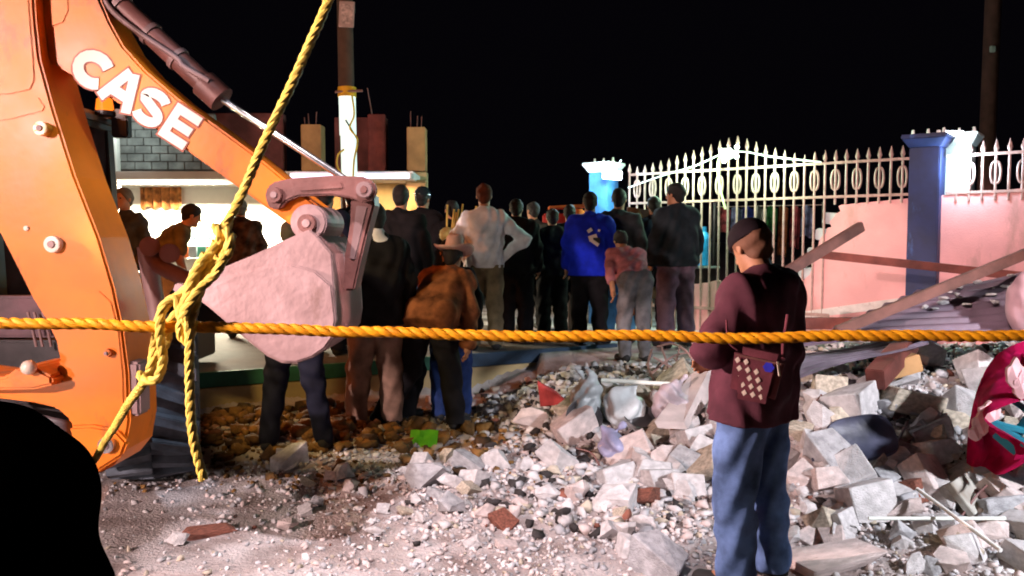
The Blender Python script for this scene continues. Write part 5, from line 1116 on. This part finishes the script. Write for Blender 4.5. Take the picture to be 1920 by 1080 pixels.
for (px, py, sx_, sy_) in ((1840, 795, 15, 22), (1857, 772, 20, 18), (1905, 700, 16, 26), (1916, 722, 14, 24), (1830, 812, 12, 14)):
    bm = BM(); c0 = P(px, py, 4.27 if px < 1880 else 4.2); n = 16
    vs = [bm.verts.new(c0 + Vector((sx_ * .0029 * math.cos(a) * (1 + .15 * math.sin(5 * a)), 0.01 * math.sin(2 * a), sy_ * .0029 * math.sin(a) * (1 + .15 * math.cos(4 * a))))) for a in [2 * math.pi * i / n for i in range(n)]]
    bm.faces.new(vs); r_ = bmesh.ops.extrude_face_region(bm, geom=bm.faces[:]); bmesh.ops.translate(bm, verts=[e for e in r_['geom'] if isinstance(e, bmesh.types.BMVert)], vec=(0, .02, 0)); finish('flower_patch', bm, cloth('pale_pink_patch', (.70, .40, .42), .12), t)
s = Sdf((-.3, -.3, -.4), (.4, .3, .4), .016); s.ell((0.08, 0, 0), (.15, .16, .24), .03); s.wrinkle(.008, .8, 3); o = link_mesh('pillow', s.mesh('pillow'), cloth('pale_pink_pillow', (.50, .32, .36), .08), loc=P(1912, 574, 5.25)); tag(o, 'pale pink pillow lying on the right end of the roof sheet', 'pillow')

# ------------------------------------------------------------------ ropes close to the camera
t = thing('barrier_rope', 'yellow orange twisted rope stretched across the whole scene', 'rope', P(960, 625, .9))
rope_strands(catmull([P(-4000, 520, .80), P(-1800, 570, .84), P(-150, 603, .88), P(200, 608, .89), P(500, 617, .9), P(900, 626, .9), P(1300, 632, .9), P(1700, 631, .9), P(2080, 629, .9), P(4200, 600, .93), P(6000, 560, .96)], 12), .0066, .040, t, m_rope)
def loose_rope(label, lines, dd=.9, r_=.0054, name='tied_rope'):
    t = thing(name, label, 'rope', P(*lines[0][-1][:2], dd))
    for ln in lines: rope_strands(catmull([P(p[0], p[1], dd + (p[2] if len(p) > 2 else 0)) for p in ln], 10), r_, .034, t, m_rope2)
loose_rope('pale yellow rope coming down from the top, knotted, with two hanging ends', [
    [(790, -400), (690, -170), (640, -60), (612, 10), (560, 130), (505, 245), (460, 350), (438, 395), (420, 430), (428, 470, .012), (405, 490, .015), (380, 500, .01), (352, 545, -.012), (345, 590, -.02), (355, 625, -.022), (356, 720, -.02), (362, 820, -.02), (382, 900, -.015)],
    [(405, 455, -.006), (392, 480, -.008), (372, 505, -.010), (350, 540, .014), (318, 565, .012), (300, 590, .014), (290, 640, .012), (282, 690, .008), (262, 728, .03), (235, 770, .10), (200, 825, .22), (165, 880, .36), (110, 960, .5)],
    [(372, 500, .012), (350, 560, .0), (342, 600, -.018), (330, 560, -.014), (305, 575, -.016), (300, 625, -.018), (306, 670, -.012), (296, 708, -.008), (272, 712, -.004), (262, 700, .002)],
    [(424, 430, -.012), (432, 452, -.016), (424, 480, -.012), (408, 470, .004), (412, 445, -.01), (402, 425, -.004)],
    [(430, 415, .010), (415, 455, .014), (398, 500, .018), (368, 535, .012), (345, 572, .016), (320, 600, .012), (312, 640, .014), (296, 660, .010), (286, 690, .012)],
    [(436, 440, -.004), (410, 505, -.020), (388, 530, -.016), (360, 560, -.026), (338, 612, -.018), (350, 640, -.012), (366, 605, -.006)],
    [(386, 478, -.012), (362, 520, -.016), (346, 575, -.022), (356, 602, -.02), (370, 560, -.012), (385, 520, -.008), (398, 490, -.002)]])
